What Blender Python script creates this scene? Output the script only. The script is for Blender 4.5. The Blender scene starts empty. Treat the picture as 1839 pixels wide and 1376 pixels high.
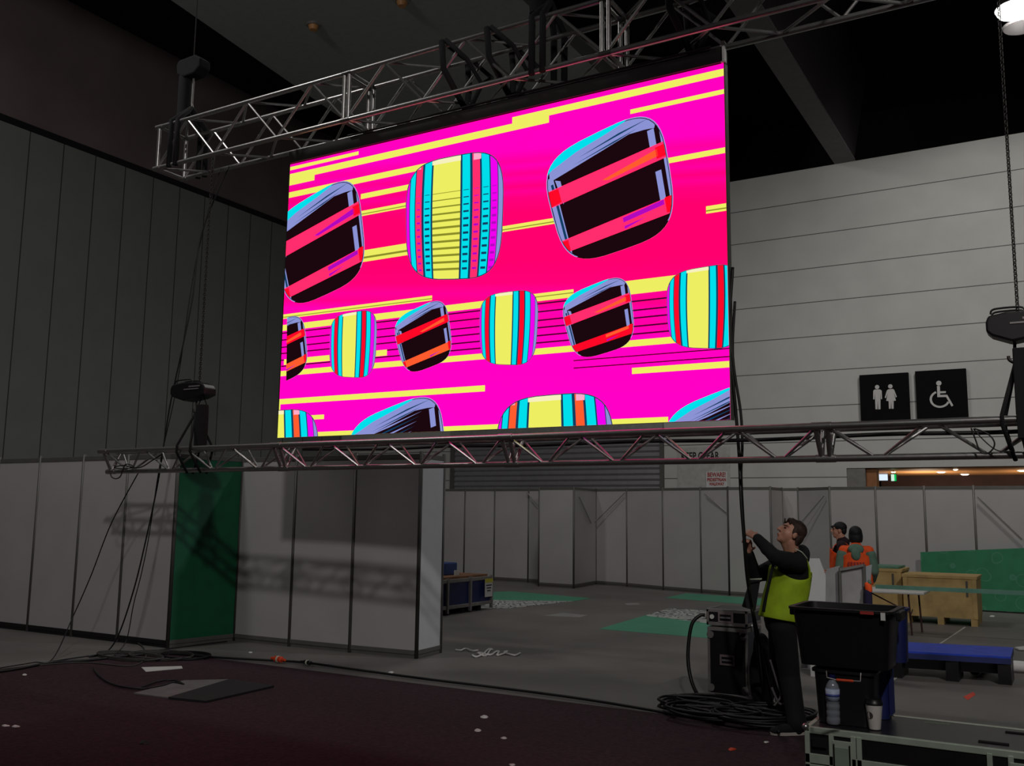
import bpy, bmesh, math, random
from mathutils import Vector, Matrix, Quaternion
from mathutils.geometry import tessellate_polygon
random.seed(7)
SC = bpy.context.scene
COL = SC.collection
V = Vector
PI = math.pi

# ------------------------------------------------------------------ camera
FPX, YAW, PITCH, ROLL, EYE = 1704.15, 0.53208, 0.137556, 0.0124096, 1.76
_f = V((-math.sin(YAW)*math.cos(PITCH), math.cos(YAW)*math.cos(PITCH), math.sin(PITCH)))
_r = V((math.cos(YAW), math.sin(YAW), 0)); _u = _r.cross(_f)
CR = _r*math.cos(ROLL)+_u*math.sin(ROLL); CU = -_r*math.sin(ROLL)+_u*math.cos(ROLL); CF = _f
cam = bpy.data.cameras.new('camera'); camo = bpy.data.objects.new('camera', cam); COL.objects.link(camo)
m = Matrix((( CR.x, CU.x, -CF.x, 0), (CR.y, CU.y, -CF.y, 0), (CR.z, CU.z, -CF.z, EYE), (0,0,0,1)))
camo.matrix_world = m
cam.sensor_width = 36; cam.lens = FPX/1839*36; cam.clip_start = .05; cam.clip_end = 200
SC.camera = camo
SC.view_settings.view_transform = 'Standard'; SC.view_settings.look = 'None'
SC.view_settings.exposure = 0.0; SC.view_settings.gamma = 1.0
try: SC.view_settings.use_curve_mapping = False
except Exception: pass

def ray(x, y): return CF + CR*((x-919.5)/FPX) - CU*((y-688)/FPX)
def onY(x, y, Y): r = ray(x, y); return V((0,0,EYE)) + r*(Y/r.y)
def onX(x, y, X): r = ray(x, y); return V((0,0,EYE)) + r*(X/r.x)
def onZ(x, y, Z=0): r = ray(x, y); return V((0,0,EYE)) + r*((Z-EYE)/r.z)
def at(x, y, D): return V((0,0,EYE)) + ray(x, y)*D

# ------------------------------------------------------------------ world and lamps
w = bpy.data.worlds.new('world'); SC.world = w; w.use_nodes = True
w.node_tree.nodes['Background'].inputs[0].default_value = (.95, 1.0, 1.0, 1)
w.node_tree.nodes['Background'].inputs[1].default_value = 0.013
def spot(name, loc, target, power, size, angle, color=(1,.97,.93), blend=.75):
    l = bpy.data.lights.new(name, 'SPOT'); l.energy = power; l.shadow_soft_size = size
    l.spot_size = math.radians(angle); l.spot_blend = blend; l.color = color
    o = bpy.data.objects.new(name, l); COL.objects.link(o); o.location = loc
    o.rotation_euler = (V(target)-V(loc)).to_track_quat('-Z', 'Y').to_euler(); return o
def area(name, loc, target, power, sx, sy, color=(1,.98,.95)):
    l = bpy.data.lights.new(name, 'AREA'); l.energy = power; l.shape = 'RECTANGLE'; l.size = sx; l.size_y = sy; l.color = color
    o = bpy.data.objects.new(name, l); COL.objects.link(o); o.location = loc
    o.rotation_euler = (V(target)-V(loc)).to_track_quat('-Z', 'Y').to_euler(); return o
LAMP = V((-.36, 18.6, 11.05))
spot('hall_light_back', LAMP-V((0,0,.25)), (1.0, 26, 6.5), 1080, .25, 140)
spot('hall_light_front', (1.5, -2.5, 9.4), (-10.9, 10.4, 1.7), 1750, .26, 44)
spot('fill_light_near', (2.5, -3.0, 8.5), (-1.5, 7.2, .9), 1300, .2, 32, blend=.9)  # added spot brightening the road case, tubs and man
area('hall_light_left', (-12, 4, 12.0), (-17, 14, 3), 250, 1.2, 1.2)
area('hall_light_middle', (-8, 16, 12.5), (-8, 17, 0), 210, 1.2, 1.2)
spot('fill_light_far', (4.0, 2.0, 9.5), (-2.0, 16.5, 1.4), 1850, .3, 56)  # added fill for upright surfaces at the back that face the camera

spot('fill_light_side', (4.5, 13.5, 8.5), (-7.1, 10.0, 1.6), 1000, .25, 17, color=(.93,.94,1))  # added narrow spot that lifts the sideways end panel

# ------------------------------------------------------------------ materials
def s2l(c): return tuple(((v/12.92) if v <= .04045 else ((v+.055)/1.055)**2.4) for v in [x/255 for x in c])
MATS = {}
def mat(name, rgb, rough=.6, metal=0.0, noise=.12, scale=6.0, bump=0.0, spec=.5, trans=0.0, coat=0.0):
    if name in MATS: return MATS[name]
    m = bpy.data.materials.new(name); m.use_nodes = True; nt = m.node_tree; b = nt.nodes['Principled BSDF']
    c = s2l(rgb)
    b.inputs['Roughness'].default_value = rough; b.inputs['Metallic'].default_value = metal
    b.inputs['Specular IOR Level'].default_value = spec
    if trans: b.inputs['Transmission Weight'].default_value = trans
    if coat: b.inputs['Coat Weight'].default_value = coat
    if noise:
        tc = nt.nodes.new('ShaderNodeTexCoord'); n = nt.nodes.new('ShaderNodeTexNoise'); n.inputs['Scale'].default_value = scale
        n.inputs['Detail'].default_value = 5
        nt.links.new(tc.outputs['Object'], n.inputs['Vector'])
        r = nt.nodes.new('ShaderNodeValToRGB')
        r.color_ramp.elements[0].color = tuple(v*(1-noise) for v in c)+(1,); r.color_ramp.elements[0].position = .3
        r.color_ramp.elements[1].color = tuple(min(1, v*(1+noise)) for v in c)+(1,); r.color_ramp.elements[1].position = .7
        nt.links.new(n.outputs['Fac'], r.inputs['Fac']); nt.links.new(r.outputs['Color'], b.inputs['Base Color'])
        if bump:
            bp = nt.nodes.new('ShaderNodeBump'); bp.inputs['Strength'].default_value = bump; bp.inputs['Distance'].default_value = .01
            nt.links.new(n.outputs['Fac'], bp.inputs['Height']); nt.links.new(bp.outputs['Normal'], b.inputs['Normal'])
    else: b.inputs['Base Color'].default_value = c+(1,)
    MATS[name] = m; return m
def emit(name, rgb, strength=1.0, lin=None):
    if name in MATS: return MATS[name]
    m = bpy.data.materials.new(name); m.use_nodes = True; nt = m.node_tree
    nt.nodes.remove(nt.nodes['Principled BSDF']); e = nt.nodes.new('ShaderNodeEmission')
    e.inputs[0].default_value = (lin or s2l(rgb))+(1,); e.inputs[1].default_value = strength
    nt.links.new(e.outputs[0], nt.nodes['Material Output'].inputs[0]); MATS[name] = m; return m

def line_mat(name, rgb, line_rgb, axis, period, phase, width, rough=.6, noise=.05):
    """painted panels with thin joints across one axis"""
    m = mat(name, rgb, rough, noise=noise, scale=1.3); nt = m.node_tree; b = nt.nodes['Principled BSDF']
    tc = [n for n in nt.nodes if n.type == 'TEX_COORD'][0]; sx = nt.nodes.new('ShaderNodeSeparateXYZ')
    nt.links.new(tc.outputs['Object'], sx.inputs[0])
    def mth(op, a, bb):
        n = nt.nodes.new('ShaderNodeMath'); n.operation = op
        for i, v in enumerate((a, bb)):
            if v is None: continue
            if isinstance(v, (int, float)): n.inputs[i].default_value = v
            else: nt.links.new(v, n.inputs[i])
        return n.outputs[0]
    t = mth('FRACT', mth('DIVIDE', mth('SUBTRACT', sx.outputs[axis], phase), period), None)
    k = mth('LESS_THAN', t, width/period)
    mix = nt.nodes.new('ShaderNodeMix'); mix.data_type = 'RGBA'
    src = b.inputs['Base Color'].links[0].from_socket
    nt.links.new(k, mix.inputs['Factor']); nt.links.new(src, mix.inputs['A']); mix.inputs['B'].default_value = s2l(line_rgb)+(1,)
    nt.links.new(mix.outputs['Result'], b.inputs['Base Color']); return m

M_floor = mat('floor_concrete', (108,104,101), .55, noise=.16, scale=.8, bump=.02)
M_carpet = mat('black_carpet', (58,39,45), .85, noise=.35, scale=30, bump=.3, spec=.2)
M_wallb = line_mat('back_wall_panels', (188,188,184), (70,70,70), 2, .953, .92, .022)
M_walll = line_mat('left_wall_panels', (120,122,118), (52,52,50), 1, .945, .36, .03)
M_dark = mat('dark_paint', (30,27,28), .9, noise=.2)
M_upper = mat('upper_wall_paint', (112,98,98), .9, noise=.15, scale=.6)
M_black = mat('black_void', (12,10,12), .95, noise=0)
M_soffit = mat('grey_soffit', (160,163,160), .85, noise=.06)
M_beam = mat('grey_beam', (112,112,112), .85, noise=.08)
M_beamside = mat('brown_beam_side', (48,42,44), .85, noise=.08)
M_alu = mat('aluminium', (176,174,172), .33, .9, noise=.08, scale=20)
M_alud = mat('aluminium_dull', (140,136,134), .5, .35, noise=.12, scale=12)
M_post = mat('aluminium_post', (98,96,92), .5, .3, noise=.08)
M_rail = mat('aluminium_rail', (106,104,100), .5, .3, noise=.08)
M_panel = mat('white_panel', (176,172,172), .55, noise=.04, scale=1.5)
M_panelw = mat('bright_white_panel', (205,205,205), .5, noise=.03)
M_green = mat('green_panel', (8,92,60), .6, noise=.1)
M_vgreen = mat('green_vinyl', (70,150,120), .5, noise=.08, scale=2)
M_blk = mat('black_plastic', (22,21,22), .42, noise=.15)
M_blkfab = mat('black_fabric', (16,15,17), .9, noise=.25, scale=25)
M_sling = mat('black_sling', (10,9,10), .9, noise=.2, scale=30)
M_cable = mat('black_cable', (14,13,13), .5, noise=.1)
M_cableg = mat('grey_cable', (64,62,58), .6, noise=.1)
M_chain = mat('dark_chain', (52,50,48), .45, .7, noise=.1)
M_blue = mat('blue_paint', (24,60,185), .5, noise=.15)
M_bluecrate = mat('blue_crate', (27,37,92), .5, noise=.15)
M_wood = mat('plywood', (192,162,106), .7, noise=.18, scale=5)
M_woodw = mat('warm_wood', (196,140,88), .5, noise=.15, scale=3)
M_white = mat('white_plastic', (215,213,210), .45, noise=.04)
M_orange = mat('orange_fabric', (255,88,28), .75, noise=.12, scale=12)
M_orangep = mat('orange_plastic', (220,70,30), .5, noise=.1)
M_red = mat('red_print', (160,45,38), .7, noise=.05)
M_skin = mat('skin', (196,140,118), .55, noise=.06, scale=12)
M_hair = mat('brown_hair', (58,38,30), .7, noise=.35, scale=60, bump=.4)
M_hairb = mat('black_hair', (14,11,14), .7, noise=.3, scale=60, bump=.3)
M_yellow = mat('hi_vis_yellow', (172,204,34), .7, noise=.14, scale=9, bump=.15)
M_jacket = mat('black_jacket', (15,15,18), .9, noise=.25, scale=14)
M_jean = mat('black_trousers', (14,13,15), .9, noise=.25, scale=14)
M_sage = mat('sage_hoodie', (96,124,108), .9, noise=.12, scale=14)
M_navy = mat('navy_fabric', (28,26,58), .9, noise=.15)
M_refl = mat('reflective_tape', (205,210,190), .35, noise=.04)
M_casealu = mat('case_edging', (176,188,172), .42, .25, noise=.1, scale=14)
M_caseblk = mat('case_laminate', (30,28,31), .35, noise=.25, scale=4)
M_casepink = mat('case_dish', (150,132,136), .4, .3, noise=.1)
M_clear = mat('clear_plastic', (215,222,235), .08, trans=.72, noise=0)
M_label = mat('bottle_label', (170,180,205), .5, noise=.08, scale=40)
M_paper = mat('paper_cup', (214,206,200), .6, noise=.03)
M_eye = mat('eye', (26,20,18), .2, noise=0)
M_lips = mat('lips', (150,86,76), .5, noise=0)

# ------------------------------------------------------------------ mesh builder
class MB:
    def __init__(s): s.v = []; s.f = []; s.m = []; s.cur = 0
    def add(s, vs, fs):
        o = len(s.v); s.v += [tuple(v) for v in vs]
        for f in fs: s.f.append(tuple(i+o for i in f)); s.m.append(s.cur)
        return s
    def box(s, a, b):
        x0, y0, z0 = a; x1, y1, z1 = b
        return s.add([(x0,y0,z0),(x1,y0,z0),(x1,y1,z0),(x0,y1,z0),(x0,y0,z1),(x1,y0,z1),(x1,y1,z1),(x0,y1,z1)],
            [(0,3,2,1),(4,5,6,7),(0,1,5,4),(1,2,6,5),(2,3,7,6),(3,0,4,7)])
    def obox(s, c, ax, ay, az):     # half axes
        c, ax, ay, az = V(c), V(ax), V(ay), V(az)
        vs = [c+ax*i+ay*j+az*k for k in (-1,1) for i, j in ((-1,-1),(1,-1),(1,1),(-1,1))]
        return s.add(vs, [(0,3,2,1),(4,5,6,7),(0,1,5,4),(1,2,6,5),(2,3,7,6),(3,0,4,7)])
    def prism(s, pts, d):          # polygon extruded by d
        n = len(pts); d = V(d); pts = [V(p) for p in pts]
        return s.add(pts+[p+d for p in pts], [tuple(range(n))[::-1], tuple(range(n, 2*n))]+[(i, (i+1)%n, n+(i+1)%n, n+i) for i in range(n)])
    def tube(s, pts, r, seg=8, closed=False):
        pts = [V(p) for p in pts]; n = len(pts); rs = r if isinstance(r, (list, tuple)) else [r]*n
        vs = []; t0 = None; nrm = None
        for i, p in enumerate(pts):
            if closed: t = (pts[(i+1)%n]-pts[i-1])
            else: t = pts[min(i+1, n-1)]-pts[max(i-1, 0)]
            if t.length < 1e-9: t = V((0,0,1))
            t.normalize()
            if nrm is None:
                a = V((0,0,1)) if abs(t.z) < .9 else V((1,0,0)); nrm = t.cross(a).normalized()
            else:
                nrm = (nrm - t*nrm.dot(t))
                if nrm.length < 1e-6: nrm = t.orthogonal()
                nrm.normalize()
            b = t.cross(nrm)
            vs += [p+(nrm*math.cos(2*PI*k/seg)+b*math.sin(2*PI*k/seg))*rs[i] for k in range(seg)]
        fs = []
        for i in range(n if closed else n-1):
            j = (i+1) % n
            fs += [(i*seg+k, i*seg+(k+1)%seg, j*seg+(k+1)%seg, j*seg+k) for k in range(seg)]
        if not closed: fs += [tuple(range(seg))[::-1], tuple((n-1)*seg+k for k in range(seg))]
        return s.add(vs, fs)
    def cyl(s, a, b, r, seg=12, r2=None): return s.tube([a, b], [r, r if r2 is None else r2], seg)
    def ell(s, c, ax, ay, az, nu=14, nv=9):
        c, ax, ay, az = V(c), V(ax), V(ay), V(az); vs = [c-az]
        for j in range(1, nv):
            t = PI*j/nv
            vs += [c+(ax*math.cos(2*PI*i/nu)+ay*math.sin(2*PI*i/nu))*math.sin(t)-az*math.cos(t) for i in range(nu)]
        vs.append(c+az); fs = []
        for i in range(nu):
            fs.append((0, 1+(i+1)%nu, 1+i)); fs.append((len(vs)-1, 1+(nv-2)*nu+i, 1+(nv-2)*nu+(i+1)%nu))
            for j in range(nv-2): fs.append((1+j*nu+i, 1+j*nu+(i+1)%nu, 1+(j+1)*nu+(i+1)%nu, 1+(j+1)*nu+i))
        return s.add(vs, fs)
    def sph(s, c, r, nu=12, nv=8): return s.ell(c, (r,0,0), (0,r,0), (0,0,r), nu, nv)
    def cap(s, a, b, ra, rb=None, seg=14):    # tapered capsule
        rb = ra if rb is None else rb; a, b = V(a), V(b)
        s.sph(a, ra, seg, 8); s.sph(b, rb, seg, 8)
        return s.tube([a, b], [ra, rb], seg)
    def lathe(s, c, prof, seg=24, axis=(0,0,1)):
        c = V(c); az = V(axis).normalized(); ax = az.orthogonal().normalized(); ay = az.cross(ax); vs = []
        for r, h in prof: vs += [c+az*h+(ax*math.cos(2*PI*k/seg)+ay*math.sin(2*PI*k/seg))*r for k in range(seg)]
        fs = []
        for i in range(len(prof)-1):
            fs += [(i*seg+k, i*seg+(k+1)%seg, (i+1)*seg+(k+1)%seg, (i+1)*seg+k) for k in range(seg)]
        fs += [tuple(range(seg))[::-1], tuple((len(prof)-1)*seg+k for k in range(seg))]
        return s.add(vs, fs)
    def loft(s, rings):
        n = len(rings[0]); vs = [p for r in rings for p in r]; fs = []
        for i in range(len(rings)-1): fs += [(i*n+k, i*n+(k+1)%n, (i+1)*n+(k+1)%n, (i+1)*n+k) for k in range(n)]
        fs += [tuple(range(n))[::-1], tuple((len(rings)-1)*n+k for k in range(n))]
        return s.add(vs, fs)
    def build(s, name, mats, parent=None, smooth=False, bevel=0.0, remesh=0.0, smooth_it=0):
        me = bpy.data.meshes.new(name); me.from_pydata(s.v, [], s.f)
        if not isinstance(mats, (list, tuple)): mats = [mats]
        for mm in mats: me.materials.append(mm)
        for p, k in zip(me.polygons, s.m): p.material_index = k
        bm = bmesh.new(); bm.from_mesh(me); bmesh.ops.recalc_face_normals(bm, faces=bm.faces); bm.to_mesh(me); bm.free()
        o = bpy.data.objects.new(name, me); COL.objects.link(o)
        if remesh:
            md = o.modifiers.new('r', 'REMESH'); md.mode = 'VOXEL'; md.voxel_size = remesh
            if smooth_it:
                sm = o.modifiers.new('s', 'SMOOTH'); sm.factor = .6; sm.iterations = smooth_it
            dg = bpy.context.evaluated_depsgraph_get(); nm = bpy.data.meshes.new_from_object(o.evaluated_get(dg))
            o.modifiers.clear(); o.data = nm; nm.name = name; smooth = True
            if not nm.materials:
                for mm in mats: nm.materials.append(mm)
        if smooth:
            for p in o.data.polygons: p.use_smooth = True
            if smooth != 'all' and not remesh:
                md = o.modifiers.new('es', 'EDGE_SPLIT'); md.split_angle = math.radians(42)
        if bevel:
            md = o.modifiers.new('b', 'BEVEL'); md.width = bevel; md.segments = 2; md.limit_method = 'ANGLE'
        if parent: o.parent = parent; o.matrix_parent_inverse = parent.matrix_world.inverted()
        return o

def thing(name, label, cat, loc=(0,0,0), group=None):
    o = bpy.data.objects.new(name, None); COL.objects.link(o); o.location = loc; o.empty_display_size = .1
    o.matrix_world = Matrix.Translation(V(loc))
    return tag(o, label, cat, group)
def tag(o, label, cat, group=None, kind=None):
    o['label'] = label; o['category'] = cat
    if group: o['group'] = group
    if kind: o['kind'] = kind
    return o
def struct(name, mb, m, **k): o = mb.build(name, m, **k); o['kind'] = 'structure'; return o
def spl(pts, n=8, closed=False):
    pts = [V(p) for p in pts]; out = []; N = len(pts)
    rng = range(N) if closed else range(N-1)
    for i in rng:
        if closed: p0, p1, p2, p3 = pts[i-1], pts[i], pts[(i+1)%N], pts[(i+2)%N]
        else: p0, p1, p2, p3 = pts[max(i-1,0)], pts[i], pts[i+1], pts[min(i+2,N-1)]
        for k in range(n):
            t = k/n
            out.append(.5*((2*p1)+(p2-p0)*t+(2*p0-5*p1+4*p2-p3)*t*t+(3*p1-p0-3*p2+p3)*t**3))
    if not closed: out.append(pts[-1])
    return out
def text_mesh(body, size, name, m, parent, origin, xdir, up, width=None, bold=0.0, depth=.002):
    c = bpy.data.curves.new(name, 'FONT'); c.body = body; c.size = size; c.extrude = depth; c.offset = bold
    c.align_x = 'CENTER'; c.align_y = 'CENTER'; c.space_line = .95
    o = bpy.data.objects.new(name, c); COL.objects.link(o)
    dg = bpy.context.evaluated_depsgraph_get(); me = bpy.data.meshes.new_from_object(o.evaluated_get(dg))
    bpy.data.objects.remove(o); bpy.data.curves.remove(c)
    xs = [v.co.x for v in me.vertices]; sc = 1.0
    if width: sc = width/(max(xs)-min(xs))
    xd, ud = V(xdir).normalized(), V(up).normalized(); nd = xd.cross(ud)
    for v in me.vertices: p = v.co.copy(); v.co = V(origin)+xd*p.x*sc+ud*p.y+nd*p.z
    me.materials.clear(); me.materials.append(m)
    o = bpy.data.objects.new(name, me); COL.objects.link(o)
    if parent: o.parent = parent; o.matrix_parent_inverse = parent.matrix_world.inverted()
    return o

# ------------------------------------------------------------------ the hall
struct('floor', MB().box((-26,-6,-.1), (12,36,0)), M_floor)
XL = -22.3
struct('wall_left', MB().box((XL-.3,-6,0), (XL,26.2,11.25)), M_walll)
struct('wall_left_upper', MB().box((XL-.3,-6,11.42), (XL-.05,32,15.2)), M_upper).name = 'wall_left_upper'
struct('trim_1', MB().box((XL-.3,-6,11.25), (XL+.03,26.2,11.42)), M_black)
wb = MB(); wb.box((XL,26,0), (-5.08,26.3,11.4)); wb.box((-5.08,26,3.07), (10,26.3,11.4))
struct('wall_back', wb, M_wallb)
struct('wall_back_upper', MB().box((XL,32,0), (10,32.2,16)), M_black)
struct('ceiling', MB().box((-26,-6,15.2), (12,33,15.4)), M_black)
struct('ceiling_soffit', MB().prism([V((-17.2,-6,13.5)), V((-10.25,-6,13.5)), V((-10.25,31,13.5)), V((-19.6,31,13.5)), V((-17.3,13,13.5))], (0,0,.5)), M_soffit)
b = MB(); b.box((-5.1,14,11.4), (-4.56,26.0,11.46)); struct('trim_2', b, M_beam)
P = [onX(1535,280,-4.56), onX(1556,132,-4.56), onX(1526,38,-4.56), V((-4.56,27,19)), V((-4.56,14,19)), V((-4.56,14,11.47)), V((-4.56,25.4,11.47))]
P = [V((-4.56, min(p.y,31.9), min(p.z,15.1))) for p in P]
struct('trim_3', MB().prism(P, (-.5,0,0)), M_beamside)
# corridor behind the opening
struct('ceiling_corridor', MB().box((-5.05,26.05,3.07), (10,31.0,3.15)), M_woodw)
c = MB(); c.box((-5.05,31.0,0), (10,31.2,3.07)); struct('wall_corridor', c, mat('corridor_maroon', (58,36,34), .8, noise=.3, scale=2))
xg, xw = onY(1555,850,26.1).x, onY(1576,850,26.3).x
struct('trim_4', MB().box((-5.075,26.02,0), (xg,26.25,3.065)), mat('grey_return', (120,118,114), .7))
struct('trim_5', MB().box((xg+.005,26.12,0), (xw,26.5,3.065)), mat('brown_wood', (150,98,58), .6, noise=.2))
glow = emit('downlight_glow', (255,236,205), 9.0)
for i, q in enumerate([(1604,842,28.2),(1690,844,28.6),(1716,841,27.2),(1733,859,30.2),(1835,842,28.2)]):
    p = onY(q[0], q[1], q[2]); p.z = 3.07
    t = thing('downlight', ['small warm downlight in the timber soffit, above the exit sign','bright warm downlight in the timber soffit, second from the left','small warm downlight in the timber soffit, just right of the second one','white downlight at the back edge of the timber soffit, lowest in the photo','warm downlight in the timber soffit at the right edge of the photo'][i], 'light', p, 'downlights in the timber corridor soffit')
    r = .06 if i in (0,2) else .11
    MB().lathe(p, [(r*1.25,-.012),(r*1.25,0)], 20).build('trim_ring', M_white, t, smooth=True)
    MB().lathe(p, [(r*.6,-.035),(r,-.012)], 20).build('lens', glow, t, smooth=True)
for x in (-3.5, -.5): area('corridor_fill', (x, 28.6, 2.2), (x, 29, 3.2), 34, .6, .6, (1,.85,.65))  # unseen upward fill added to brighten the timber soffit
def boxsign(px0, py0, px1, py1, Y, name, label, facemats, split=None):
    a, b = onY(px0, py0, Y), onY(px1, py1, Y)
    t = thing(name, label, 'sign', ((a.x+b.x)/2, Y, b.z))
    MB().box((a.x,Y,b.z), (b.x,Y+.08,a.z)).build('casing', M_blk, t)
    MB().cyl(((a.x+b.x)/2,Y+.04,a.z-.01), ((a.x+b.x)/2,Y+.04,3.07), .01, 6).build('hanger', M_blk, t)
    MB().box((a.x+.015,Y-.006,b.z+.015), (a.x+(b.x-a.x)*(split or .97),Y,a.z-.015)).build('lit_face', facemats[0], t)
    if split: MB().box((a.x+(b.x-a.x)*split,Y-.006,b.z+.015), (b.x-.015,Y,a.z-.015)).build('lit_edge', facemats[1], t)
boxsign(1577,851,1595,864,29.5,'light_box','white glowing light box left of the green exit sign', [emit('sign_white', (200,215,235), 1.3)])
boxsign(1599,851,1611,865,27.5,'exit_sign','small green and white lit exit sign hanging under the corridor soffit', [emit('exit_white', (205,240,220), 1.0), emit('exit_green', (20,190,90), 1.0)], .6)

# roller shutter and lettering on the back wall
t = thing('roller_shutter', 'grey corrugated metal roller shutter low on the back wall, behind the booth panels', 'shutter', (-13.85, 25.95, 0))
pf = []; z = .0
while z < 4.2:
    for k in range(6): pf.append((25.93-.022*math.sin(2*PI*k/6), z+.165*k/6))
    z += .165
n = len(pf); mb = MB(); vs = [(-17.4, y, zz) for y, zz in pf]+[(-10.25, y, zz) for y, zz in pf]
mb.add(vs, [(i, n+i, n+i+1, i+1) for i in range(n-1)]); mb.build('curtain', mat('shutter_metal', (165,163,168), .35, .55, noise=.05), t, smooth='all')
g = MB(); g.box((-17.55,25.88,0), (-17.4,26,4.3)); g.build('guide_rail', M_post, t)
g = MB(); g.box((-10.25,25.88,0), (-10.15,26,4.3)); g.build('guide_rail', M_post, t)
MB().box((-17.55,25.86,4.17), (-10.15,26,4.5)).build('hood', mat('shutter_hood', (150,150,146), .6), t)
M_ink = mat('black_ink', (20,20,20), .7, noise=0)
t = thing('warning_lettering', 'black capital lettering KEEP CLEAR on the pale wall, partly behind the lower truss', 'lettering', (-9.08,25.98,3.4))
MB().box((-9.75,25.985,2.5), (-8.2,25.999,3.72)).build('backing', mat('door_paint', (176,176,172), .6), t)
text_mesh('KEEP CLEAR', .30, 'letters', M_ink, t, (-9.07,25.98,3.46), (1,0,0), (0,0,1), width=1.12, bold=.006)
t = thing('warning_sign', 'small white sign with red words about a pedestrian walkway, above the booth panels', 'sign', (-8.58,25.97,2.5))
MB().box((-8.89,25.96,2.42), (-8.28,25.98,3.02)).build('board', M_panelw, t)
for s_, z_, w_, k_ in (('BEWARE!', 2.93, .52, .17), ('PEDESTRIAN', 2.79, .54, .12), ('WALKWAY', 2.67, .44, .12), ('AHEAD', 2.47, .3, .08)):
    if s_ != 'AHEAD': text_mesh(s_, k_, 'letters', M_red, t, (-8.585,25.955,z_), (1,0,0), (0,0,1), width=w_, bold=.004)
# pictogram signs
def sign_board(a, b, label, name):
    t = thing(name, label, 'sign', ((a.x+b.x)/2, 25.9, b.z))
    MB().box((a.x,25.86,b.z), (b.x,25.99,a.z)).build('board', mat('sign_black', (13,13,16), .9, noise=.1, spec=.15), t, bevel=.005)
    return t
M_pic = mat('pictogram_white', (196,194,192), .6, noise=.02)
a, b = onY(1543,674,25.86), onY(1634.5,754,25.86)
t = sign_board(a, b, 'black square toilet sign with a white man and woman pictogram', 'toilet_sign')
def PX(x, y): return onY(1520+x/5.765, 650+y/5.765, 25.853)
def poly(pts): return [PX(*p) for p in pts]
g = MB(); g.prism(poly([(278,300),(290,287),(348,285),(366,298),(370,385),(357,387),(353,312),(353,490),(330,492),(326,390),(322,492),(301,490),(294,318),(290,388),(277,388)]), (0,.006,0))
g.lathe(PX(318,261), [(.055,-.004),(.055,.004)], 18, (0,1,0)); g.build('man_pictogram', M_pic, t)
g = MB(); g.prism(poly([(432,285),(482,280),(496,292),(523,362),(511,368),(492,318),(513,402),(490,404),(489,486),(468,486),(464,406),(460,486),(441,486),(437,406),(412,404),(428,322),(408,376),(397,371),(418,298)]), (0,.006,0))
g.lathe(PX(455,254), [(.055,-.004),(.055,.004)], 18, (0,1,0)); g.build('woman_pictogram', M_pic, t)
a, b = onY(1643,667,25.86), onY(1739,749,25.86)
t = sign_board(a, b, 'black square sign with a white wheelchair pictogram', 'accessible_toilet_sign')
g = MB(); g.lathe(PX(957,221), [(.062,-.004),(.062,.004)], 18, (0,1,0))
g.prism(poly([(938,250),(968,250),(970,305),(1030,303),(1030,322),(970,326),(970,342),(1044,340),(1108,452),(1088,462),(1032,364),(942,366)]), (0,.006,0))
cx, cz = PX(968,386).x, PX(968,386).z; cw = PX(968,476); ro = cz-cw.z; arc = []
for k in range(0, 25):
    an = math.radians(112+k*(225/24)); arc.append((an, ro))
for k in range(24):
    a1, a2 = arc[k][0], arc[k+1][0]; ri = ro*.78
    g.prism([(cx+math.cos(a1)*ro*1.08,25.853,cz+math.sin(a1)*ro),(cx+math.cos(a2)*ro*1.08,25.853,cz+math.sin(a2)*ro),(cx+math.cos(a2)*ri*1.08,25.853,cz+math.sin(a2)*ri),(cx+math.cos(a1)*ri*1.08,25.853,cz+math.sin(a1)*ri)], (0,.006,0))
g.build('wheelchair_pictogram', M_pic, t)
# pendant hall lamp, small ceiling fittings
t = thing('hall_lamp', 'round bright hall lamp hanging at the top right of the photo', 'lamp', LAMP)
MB().lathe(LAMP, [(.10,.45),(.16,.3),(.34,.0),(.36,-.02)][::-1], 24).build('reflector', M_alud, t, smooth=True)
MB().lathe(LAMP-V((0,0,.06)), [(.20,-.10),(.32,-.04),(.34,.03)], 24).build('lens', emit('lamp_glow', (255,252,245), 30), t, smooth=True)
MB().lathe(LAMP+V((0.05,.5,-.14)), [(.30,-.03),(.33,0)], 24).build('glare_ring', mat('ring_grey', (46,44,44), .7), t, smooth=True)  # disc shaped as the lamp's reflected glare
MB().cyl(LAMP+V((0,0,.4)), V((LAMP.x,LAMP.y,15.19)), .015, 6).build('stem', M_blk, t)
MB().cyl(LAMP+V((0.05,.5,-.14)), LAMP+V((0,.1,.3)), .012, 6).build('arm', M_blk, t)
for q, lb in (((563,47),'small unlit square fitting on the dark ceiling, above the left part of the screen'), ((722,4),'small unlit fitting on the dark ceiling at the top edge of the photo')):
    p = onZ(q[0], q[1], 13.46); t = thing('ceiling_fitting', lb, 'ceiling light', p)
    MB().lathe(p, [(.17,0),(.2,.04)], 20).build('rim', M_alud, t, smooth=True)
    MB().lathe(p-V((0,0,.1)), [(.09,0),(.13,.1)], 20).build('body', M_woodw, t, smooth=True)

# ------------------------------------------------------------------ stage carpet and floor pieces
tag(MB().box((-10.1,-4,0), (2.6,8.28,.012)).build('stage_carpet', M_carpet), 'black carpet covering the stage area in the foreground', 'carpet')
def flat(pxs, z, h, name, label, cat, m, group=None):
    return tag(MB().prism([onZ(x, y, z) for x, y in pxs], (0,0,h)).build(name, m), label, cat, group)
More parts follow.
